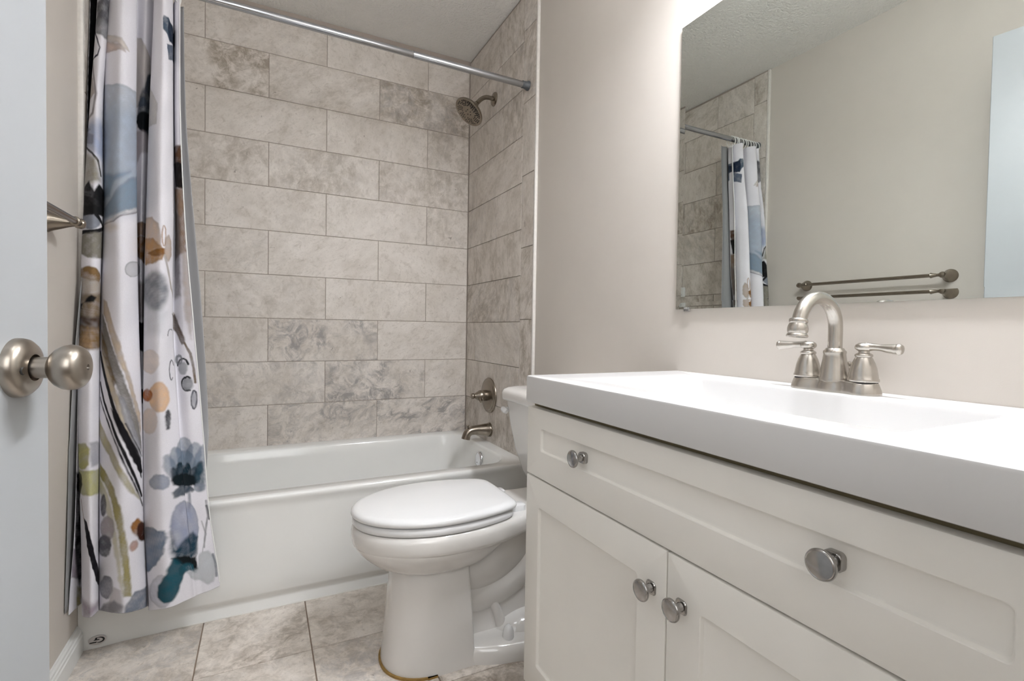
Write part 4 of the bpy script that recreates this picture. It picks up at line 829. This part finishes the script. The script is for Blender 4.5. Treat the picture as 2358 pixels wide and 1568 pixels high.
# ------------------------------------------------------------------ toilet
YC = -1.193
def egg(xf, xb, w_, z, xc=None, nf=2.1, nb=3.4, n=64, yc=YC):
    xc = xc if xc is not None else xb + (xf - xb) * 0.46
    P = []
    for i in range(n):
        t = 2 * PI * i / n; c, s2 = math.cos(t), math.sin(t)
        e = 2.0 / (nf if c > 0 else nb)
        a = (xf - xc) if c > 0 else (xc - xb)
        ee = 2.0 / (nf if c > 0 else nb)
        P.append((xc + math.copysign(abs(c) ** e, c) * a, yc + math.copysign(abs(s2) ** ee, s2) * w_, z))
    return P
toi = thing('toilet', (-0.45, YC, 0), 'white two piece toilet with closed lid between bathtub and vanity', 'toilet')
bw = MB()
def rimo(i_, z):
    """outline of rim and rear deck: round nose, shoulders drawing in to the narrow deck under the tank"""
    P = []; xc = -.555
    for k_ in range(33):
        t = PI / 2 + PI * k_ / 32
        P.append((xc + (-.804 - xc + i_) * -math.cos(t), YC + math.sin(t) * (.1785 - i_), z))
    sd_ = [(-.50, .1775), (-.45, .171), (-.41, .162), (-.37, .148), (-.33, .132), (-.29, .121), (-.24, .116), (-.16, .115), (-.06, .115), (-.03, .110), (-.02, .100)]
    P += [(x, YC - (h - i_), z) for x, h in sd_] + [(x, YC + (h - i_), z) for x, h in sd_[::-1]]
    return P
bw.loft([rimo(.030, .356), rimo(.012, .357), rimo(.006, .360), rimo(.003, .365), rimo(.001, .373), rimo(0, .385), rimo(0, .398), rimo(.003, .407), rimo(.009, .4125), rimo(.03, .4135)])
bw.loft([egg(-.672, -.46, .085, .273, -.57, 2.1, 3), egg(-.694, -.45, .101, .279, -.57, 2.1, 3), egg(-.720, -.43, .118, .289, -.56, 2.1, 3), egg(-.746, -.405, .136, .304, -.56, 2.1, 3), egg(-.769, -.375, .152, .323, -.55, 2.1, 2.6), egg(-.786, -.345, .165, .342, -.55, 2.1, 2.4), egg(-.797, -.325, .1725, .359, -.55, 2.1, 2.2), egg(-.797, -.325, .1725, .366, -.55, 2.1, 2.2)])
def rr4(x0, x1, hw, z, r=.03, yc=YC): return rrect(x0, x1, yc - hw, yc + hw, r, z, 8)
# pedestal column: round nose, flat flanks, squared rear edge
def colr(xf, xb, w_, z, r=.010):
    P = []; xc = xf + .135
    for i in range(25):
        t = PI / 2 + PI * i / 24
        e = .92
        c, s2 = math.cos(t), math.sin(t)
        P.append((xc + math.copysign(abs(c) ** e, c) * .135, YC + math.copysign(abs(s2) ** e, s2) * w_, z))
    for k_ in range(5):
        a = -PI / 2 + PI / 2 * k_ / 4; P.append((xb - r + r * math.cos(a), YC - w_ + r + r * math.sin(a), z))
    for k_ in range(5):
        a = PI / 2 * k_ / 4; P.append((xb - r + r * math.cos(a), YC + w_ - r + r * math.sin(a), z))
    return P
bw.loft([colr(-.717, -.470, .121, .0), colr(-.718, -.470, .121, .012), colr(-.715, -.473, .118, .035), colr(-.709, -.477, .115, .10), colr(-.703, -.481, .111, .18), colr(-.697, -.485, .106, .245), colr(-.692, -.487, .102, .285), colr(-.680, -.488, .090, .300)])
# foot plate widening to the back, running smoothly out of the column
def foot(i_, z):
    P = []
    o = [(-.57, .08), (-.505, .108), (-.475, .1225), (-.44, .1385), (-.40, .152), (-.34, .164), (-.26, .170), (-.18, .166), (-.13, .150), (-.115, .12)]
    up_ = [(x, YC - h + i_) for x, h in o]; dn_ = [(x, YC + h - i_) for x, h in o[::-1]]
    return [(x, y, z) for x, y in up_ + dn_]
bw.loft([foot(0, 0), foot(0, .022), foot(.003, .033), foot(.009, .042), foot(.018, .048), foot(.034, .052), foot(.050, .053)])
# trapway: web with raised curved bands and ribs
bw.loft([rr4(-.50, -.15, .062, .03, .03), rr4(-.50, -.12, .060, .20, .03), rr4(-.50, -.06, .064, .36, .03)])
def band(pts, r, sub=8): bw.tube([(x, YC, z) for x, z in pts], r, 36, smooth=sub)
band([(-.52, .262), (-.45, .248), (-.385, .262), (-.335, .295), (-.305, .34), (-.295, .38)], [.092, .092, .091, .090, .088, .088])
band([(-.52, .180), (-.44, .168), (-.37, .178), (-.305, .212), (-.262, .262), (-.240, .32), (-.235, .37)], [.080] * 7)
for sgn in (-1, 1):
    bw.tube([(-.400, YC + sgn * .058, .150), (-.378, YC + sgn * .058, .10), (-.360, YC + sgn * .058, .04)], [.015, .016, .019], 16, smooth=6)
    bw.sphere((-.270, YC + sgn * .050, .030), .1, (1.25, .78, .66), 40, 24)
    bw.tube([(-.29, YC + sgn * .056, .20), (-.245, YC + sgn * .056, .12), (-.225, YC + sgn * .056, .05)], [.016, .017, .02], 16, smooth=6)
bowl = bw.build('bowl', M['porcelain'], toi, 38)
MB().loft([[(x - .006 if x < -.5 else x, (y - YC) * 1.03 + YC, z) for x, y, _ in colr(-.717, -.60, .121, 0)] for z in (-.001, .006)]).build('base_caulk', M['caulk'], toi)['label'] = 'thin ochre caulk line'
for sgn in (-1, 1):
    MB().lathe([(.0172, 0), (.0170, .010), (.0158, .022), (.0132, .031), (.0085, .0375), (.003, .0405), (0, .041)], (-.368, YC + sgn * .117, .0485), (0, 0, 1), 28).build('bolt_cap', M['seat'], toi)
se = MB(); ld = MB()
def eggl(i_, z):
    P = []; xc = -.56; k2 = (.1755 - i_) / .1755
    for k_ in range(37):
        t = PI / 2 + PI * k_ / 36
        P.append((xc + (.245 - i_) * math.cos(t), YC + math.sin(t) * (.1755 - i_), z))
    sd_ = [(-.53, .1748), (-.50, .1715), (-.47, .167), (-.44, .1605), (-.41, .1525), (-.385, .1445), (-.367, .1365), (-.354, .127), (-.3465, .116), (-.3425, .102), (-.3405, .08), (-.3395, .04)]
    s2 = [(x + (xc - x) * (1 - k2), h * k2) for x, h in sd_]
    return P + [(x, YC - h, z) for x, h in s2] + [(x, YC + h, z) for x, h in s2[::-1]]
def eggs(i_, z): return [((x + .004 if x < -.56 else -.56 + (x + .56) * .955), YC + (y - YC) * .985, z) for x, y, _ in eggl(i_, z)]
se.loft([eggs(.010, .4135), eggs(.003, .416), eggs(0, .421), eggs(0, .430), eggs(.004, .435), eggs(.012, .4365)])
se.build('seat', M['seat'], toi, 60)
ld.loft([eggl(.010, .4395), eggl(.003, .4415), eggl(0, .446), eggl(.0005, .452), eggl(.004, .457), eggl(.011, .4605), eggl(.022, .4618), eggl(.045, .4632), eggl(.075, .4658), eggl(.12, .4668)])
ld.build('lid', M['seat'], toi, 60)
for sgn in (-1, 1):
    hg = MB().loft([rrect(-.345, -.298, YC + sgn * .072 - .019, YC + sgn * .072 + .019, .012, z, 6) for z in (.410, .430)] + [rrect(-.341, -.302, YC + sgn * .072 - .015, YC + sgn * .072 + .015, .010, .4335, 6)])
    hg.build('hinge', M['seat'], toi, 50)
tk = MB()
def tkr(z, xf, hw, r): return rrect(xf, -.012, YC - hw - .006, YC + hw + .006, r, z, 8)
tk.loft([tkr(.409, -.130, .120, .03), tkr(.414, -.148, .145, .04), tkr(.428, -.168, .168, .042), tkr(.46, -.182, .184, .042), tkr(.54, -.204, .200, .04), tkr(.63, -.219, .212, .038), tkr(.715, -.230, .219, .036)])
tk.build('tank', M['porcelain'], toi, 50)
tl = MB()
tl.loft([tkr(.712, -.234, .223, .036), tkr(.714, -.242, .229, .038), tkr(.720, -.246, .231, .04), tkr(.740, -.246, .231, .04), tkr(.752, -.240, .227, .04), tkr(.759, -.227, .216, .04), tkr(.7625, -.204, .198, .04), tkr(.764, -.165, .165, .04)])
tl.build('tank_lid', M['porcelain'], toi, 60)
lv = MB().lathe([(.010, 0), (.010, .004), (.006, .006), (.006, .012)], (-.224, YC + .200, .677), (-1, 0, 0), 24)
lv.tube([(-.239, YC + .214, .680), (-.240, YC + .204, .678), (-.240, YC + .190, .675), (-.238, YC + .180, .672)], [.0075, .0105, .0105, .0075], 16, smooth=5)
lv.build('flush_lever', M['seat'], toi)

# ------------------------------------------------------------------ vanity cabinet
VY0, VY1 = -2.502, -1.563
FXF = -0.4538
van = thing('vanity_cabinet', (-.22, (VY0 + VY1) / 2, 0), 'off white shaker vanity cabinet with a wide drawer over two doors', 'cabinet')
cb = MB()
cb.box((-.4335, VY1 - .018, 0), (RW - .001, VY1, .797)); cb.box((-.4335, VY0, 0), (RW - .001, VY0 + .018, .797))
cb.box((-.4335, VY0 + .018, .10), (RW - .001, VY1 - .018, .118)); cb.box((-.02, VY0 + .018, .118), (RW - .001, VY1 - .018, .75))
cb.box((-.375, VY0 + .018, 0), (-.36, VY1 - .018, .10))
cb.build('body', M['cab'], van, smooth=False)
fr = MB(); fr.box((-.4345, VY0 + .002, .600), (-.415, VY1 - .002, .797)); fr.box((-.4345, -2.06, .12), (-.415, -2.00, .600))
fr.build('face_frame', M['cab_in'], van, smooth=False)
def shaker(name, y0, y1, z0, z1, fl, fr_, ft, fb):
    mb_ = MB()
    def rc(i_, x, a=0): return [(x, y0 + i_, z0 + i_), (x, y1 - i_, z0 + i_), (x, y1 - i_, z1 - i_), (x, y0 + i_, z1 - i_)]
    def ri(i_, x):
        return rrect_yz(y0 + fr_ + i_, y1 - fl - i_, z0 + fb + i_, z1 - ft - i_, .006, x)
    def rrect_yz(a, b, c, d, r, x): return [(x, p[0], p[1]) for p in rrect(a, b, c, d, r, 0, 4)]
    def ro(i_, x): return [(x, p[0], p[1]) for p in rrect(y0 + i_, y1 - i_, z0 + i_, z1 - i_, .0015, 0, 4)]
    mb_.loft([ro(0, FXF + .019), ro(0, FXF + .002), ro(.0006, FXF + .0006), ro(.002, FXF), ri(0, FXF), ri(.0012, FXF + .0008), ri(.0035, FXF + .0058), ri(.006, FXF + .0068)])
    return mb_.build(name, M['cab'], van, 25)
def cab_knob(parent, y, z):
    mb_ = MB()
    mb_.loft([[(x, p[0], p[1]) for p in rrect(y - q, y + q, z - q, z + q, q * .6, 0, 6)] for x, q in ((FXF + .0065, .0112), (FXF - .001, .0112), (FXF - .003, .0098))])
    mb_.lathe([(.0085, .000), (.0070, .004), (.0055, .009), (.0062, .014), (.0095, .0175), (.0155, .0190), (.0172, .0205), (.0176, .0225), (.0170, .0245), (.0155, .0255), (.0148, .0250), (.010, .0258), (.0, .0262)], (FXF, y, z), (-1, 0, 0), 48)
    return mb_.build('knob', M['pewter'], parent, 45)
dr = shaker('drawer_front', VY0 + .002, VY1 - .002, .6265, .7865, .062, .064, .044, .0625)
cab_knob(dr, -1.7945, .7148); cab_knob(dr, -2.2845, .7165)
dl = shaker('door', -2.0305, VY1 - .002, .115, .6225, .058, .066, .0645, .066)
cab_knob(dl, -1.9985, .5495)
drr = shaker('door', VY0 + .002, -2.0335, .115, .6225, .066, .064, .0645, .066)
cab_knob(drr, -2.0645, .5512)

# vanity top with moulded basin
ZT = .8624
vt = MB()
X0, X1, Y0, Y1 = -.4688, RW - .0005, -2.514, -1.580
def ro(i_, z): return rrect(X0 + i_, X1 - i_ * .2, Y0 + i_, Y1 - i_, .006, z, 5)
BX0, BX1, BY0, BY1 = -.391, -.103, -2.315, -1.768
def ri(i_, z, r=.010, ix=None): ix = ix if ix is not None else i_; return rrect(BX0 + ix, BX1 - ix, BY0 + i_, BY1 - i_, r, z, 5)
vt.loft([ri(-.01, .800), ro(.004, .800), ro(.001, .8015), ro(0, .804), ro(0, ZT - .0045), ro(.0013, ZT - .0013), ro(.0045, ZT), ri(-.001, ZT), ri(.001, ZT - .001), ri(.003, ZT - .006), ri(.020, ZT - .075, .016, .014), ri(.030, ZT - .092, .02, .024), ri(.05, ZT - .098, .02, .04), ri(.20, ZT - .104, .02, .10)], cap0=False)
vto = vt.build('basin_counter', M['counter'], None, 35)
tag(vto, 'white vanity top with moulded rectangular basin lying on the cabinet', 'vanity top')
MB().lathe([(.022, .0), (.022, .002), (.017, .0035), (.016, .001), (.0, .001)], (-.247, -2.0415, ZT - .1042), (0, 0, 1), 32).build('drain', M['nickel'], vto)

# ------------------------------------------------------------------ centerset faucet
CX, CY = -.0535, -2.047
fa = thing('basin_faucet', (CX, CY, ZT), 'brushed nickel gooseneck basin faucet with two lever handles on the vanity top', 'faucet')
def plate(sc, z):
    P = []
    n = 80
    for i in range(n):
        t = 2 * PI * i / n; c, s2 = math.cos(t), math.sin(t)
        # three blended lobes along y
        best = 0
        for cy_, r in ((-.051, .0290), (.051, .0290)):
            b = cy_ * s2; disc = r * r - (cy_ * c) ** 2
            if disc > 0: best = max(best, b + math.sqrt(disc))
        wv = .0225 + .0035 * math.cos(2 * PI * min(1, abs(0)))
        lim = .0255 / max(abs(c), 1e-3)
        if abs(lim * s2) < .051: best = max(best, (.0250 + .0015 * math.cos(abs(lim * s2) / .051 * 2 * PI)) / max(abs(c), 1e-3))
        P.append((CX + c * best * sc - (0), CY + s2 * (best - .0275 * (1 - sc) * (1 if abs(s2) > .5 else 0)) , z))
    return P
dp = MB()
dp.loft([plate(1.0, ZT), plate(1.0, ZT + .003), plate(.985, ZT + .007), plate(.90, ZT + .015), plate(.84, ZT + .0195), plate(.78, ZT + .0225), plate(.70, ZT + .0230)])
dp.build('deck_plate', M['nickel'], fa, 50)
sp_ = MB()
sp_.lathe([(.0260, .020), (.0258, .0245), (.0245, .030), (.0222, .045), (.0200, .060), (.0185, .071), (.0192, .073), (.0192, .0765), (.0165, .079), (.0150, .082), (.0125, .083)], (CX, CY, ZT), (0, 0, 1), 48)
R_ = .0555; zc_ = .9825
path = [(CX, CY, ZT + .075), (CX, CY, .955), (CX, CY, zc_)]
for k_ in range(1, 19):
    t = PI * k_ / 18 * 1.0
    path.append((CX - R_ + R_ * math.cos(t), CY, zc_ + R_ * math.sin(t)))
sp_.tube(path + [(CX - 2 * R_ - .0015, CY, zc_ - .004)], .0122, 28)
sp_.build('spout', M['nickel'], fa, 50)
nz_ = MB().lathe([(.0128, -.004), (.0150, -.002), (.0155, .001), (.0150, .0035), (.0138, .005), (.0158, .009), (.0170, .014), (.0168, .019), (.0150, .023), (.0170, .0255), (.0180, .028), (.0172, .0295), (.0135, .0295), (.0130, .026), (0, .026)], (CX - 2 * R_ - .001, CY, .9985 - .004), (-.10, 0, -1), 40).build('nozzle', M['nickel'], fa, 50)
for nm_, sg in (('left', 1), ('right', -1)):
    hy = CY + sg * .0512
    h = MB().lathe([(.0238, .0235), (.0246, .0243), (.0248, .0255), (.0248, .0285), (.0235, .030), (.0225, .037), (.0205, .048), (.0175, .058), (.0138, .066), (.0125, .068), (.0140, .0695), (.0140, .0725), (.0118, .0745), (.0090, .076), (.0085, .0785), (.0115, .0805), (.0142, .0835), (.0145, .087), (.0128, .0905), (.0085, .0935), (0, .0945)], (CX, hy, ZT), (0, 0, 1), 48).build('handle', M['nickel'], fa, 50)
    MB().lathe([(.0228, .0195), (.0228, .0235)], (CX, hy, ZT), (0, 0, 1), 40).build('gasket', M['dark'], h)
    MB().tube([(CX, hy + sg * .006, ZT + .0865), (CX - .001, hy + sg * .016, ZT + .0868), (CX - .002, hy + sg * .028, ZT + .0862), (CX - .003, hy + sg * .040, ZT + .0850), (CX - .004, hy + sg * .052, ZT + .0842), (CX - .0043, hy + sg * .0550, ZT + .0840), (CX - .0045, hy + sg * .0580, ZT + .0840), (CX - .0048, hy + sg * .0615, ZT + .0838), (CX - .005, hy + sg * .0638, ZT + .0836)],
              [.0085, .0062, .0060, .0078, .0092, .0092, .0098, .0080, .0025], 24, smooth=4).build('lever', M['nickel'], h, 50)
MB().tube([(CX + .030, CY - .010, ZT), (CX + .030, CY - .010, ZT + .046)], .0028, 12).lathe([(.0028, 0), (.0062, .003), (.0075, .008), (.006, .012), (0, .0135)], (CX + .030, CY - .010, ZT + .044), (0, 0, 1), 20).build('lift_rod', M['nickel'], fa)

# ------------------------------------------------------------------ mirror
MY0, MY1, MZ0, MZ1 = -2.49, -1.578, 1.0328, 1.8090
mr = MB()
def rm(i_, x): return [(x, MY0 + i_, MZ0 + i_), (x, MY1 - i_, MZ0 + i_), (x, MY1 - i_, MZ1 - i_), (x, MY0 + i_, MZ1 - i_)]
XM = .0055
mr.loft([rm(0, RW - .0005), rm(0, XM + .0002), rm(.0004, XM - .0004), rm(.018, XM)])
mro = mr.build('wall_mirror', M['mirror'], None, 0.2, smooth=False)
tag(mro, 'large frameless mirror on the greige wall behind the basin faucet', 'mirror')
for y in (-1.618, -1.955):
    MB().box((XM - .003, y - .009, MZ0 - .006), (RW - .001, y + .009, MZ0 - .0005), .001).box((XM - .003, y - .009, MZ0 - .004), (XM - .0006, y + .009, MZ0 + .005), .0008).build('mirror_clip', M['clear'], mro)

# ------------------------------------------------------------------ towel bar on the left wall
BXW, BZ = -1.444, 1.2215
tbz = thing('towel_bar', (LW, -1.28, BZ), 'brushed nickel towel bar on the left wall beside the shower curtain', 'towel bar')
ya, yb = -.982, -1.588
for y, sg in ((ya, 1), (yb, -1)):
    MB().lathe([(.0275, 0), (.0275, .004), (.0255, .007), (.0245, .0085), (.0215, .016), (.0165, .030), (.0120, .042), (.0090, .052), (.0085, .056), (.0105, .057), (.0120, .060), (.0130, .066), (.0124, .072), (.0095, .0765), (.0, .0785)], (LW - .0005, y, BZ), (1, 0, 0), 36).build('post', M['bronze_nickel'], tbz)
    MB().tube([(BXW, y - sg * .004, BZ), (BXW, y - sg * .018, BZ), (BXW, y - sg * .030, BZ), (BXW, y - sg * .040, BZ), (BXW, y - sg * .043, BZ)], [.0085, .0065, .0085, .0115, .0085], 20, smooth=3).build('bar_collar', M['bronze_nickel'], tbz)
MB().tube([(BXW, ya - .03, BZ), (BXW, yb + .03, BZ)], .0078, 20).build('bar', M['bronze_nickel'], tbz)

# small white hook on the tiled end wall of the alcove, seen in the mirror
hk = MB().loft([[(x, p[0], p[1]) for p in rrect(-.128 - q, -.128 + q, 1.238 - q * 1.25, 1.238 + q * 1.25, .007, 0, 5)] for x, q in ((-1.4975, .026), (-1.490, .026), (-1.487, .023))])
hk.tube([(-1.488, -.128, 1.222), (-1.478, -.128, 1.219), (-1.472, -.128, 1.226), (-1.472, -.128, 1.232)], .004, 10, smooth=4)
tag(hk.build('wall_hook', M['ring'], None), 'small white square hook on the tiled alcove wall, seen in the mirror', 'hook')

# ------------------------------------------------------------------ vanity light, and a ceiling fill added out of view
vl = thing('vanity_light', (RW, -2.035, 2.10), 'three shade vanity light on the wall above the mirror', 'lamp')
MB().box((RW - .022, -2.30, 2.075), (RW - .0005, -1.78, 2.145), .006).build('backplate', M['nickel'], vl)
for y in (-2.21, -2.04, -1.87):
    MB().tube([(RW - .02, y, 2.11), (-.06, y, 2.125), (-.140, y, 2.12), (-.165, y, 2.10)], .008, 12, smooth=5).lathe([(.010, 0), (.026, -.006), (.028, -.030), (.026, -.030)], (-.165, y, 2.105), (0, 0, 1), 28).build('arm', M['nickel'], vl)
    sd_ = MB().lathe([(.026, 0), (.040, -.018), (.052, -.05), (.056, -.085), (.057, -.100)], (-.165, y, 2.078), (0, 0, 1), 32, False).build('shade', M['shade'], vl)
    MB().lathe([(.053, -.090), (.045, -.097), (.0, -.099)], (-.165, y, 2.078), (0, 0, 1), 32).build('bulb', M['bulb'], sd_)
clp = thing('ceiling_fill', (-.85, -2.1, ZC), 'added round fill light at the ceiling, out of view', 'lamp')
MB().lathe([(.155, 0), (.155, -.02), (.148, -.024)], (-.85, -2.1, ZC - .0005), (0, 0, 1), 48).build('fill_base_ring', M['nickel'], clp)
MB().lathe([(.146, -.020), (.142, -.045), (.12, -.068), (.07, -.085), (0, -.09)], (-.85, -2.1, ZC), (0, 0, 1), 48).build('fill_diffuser', M['fill_diffuser'], clp)
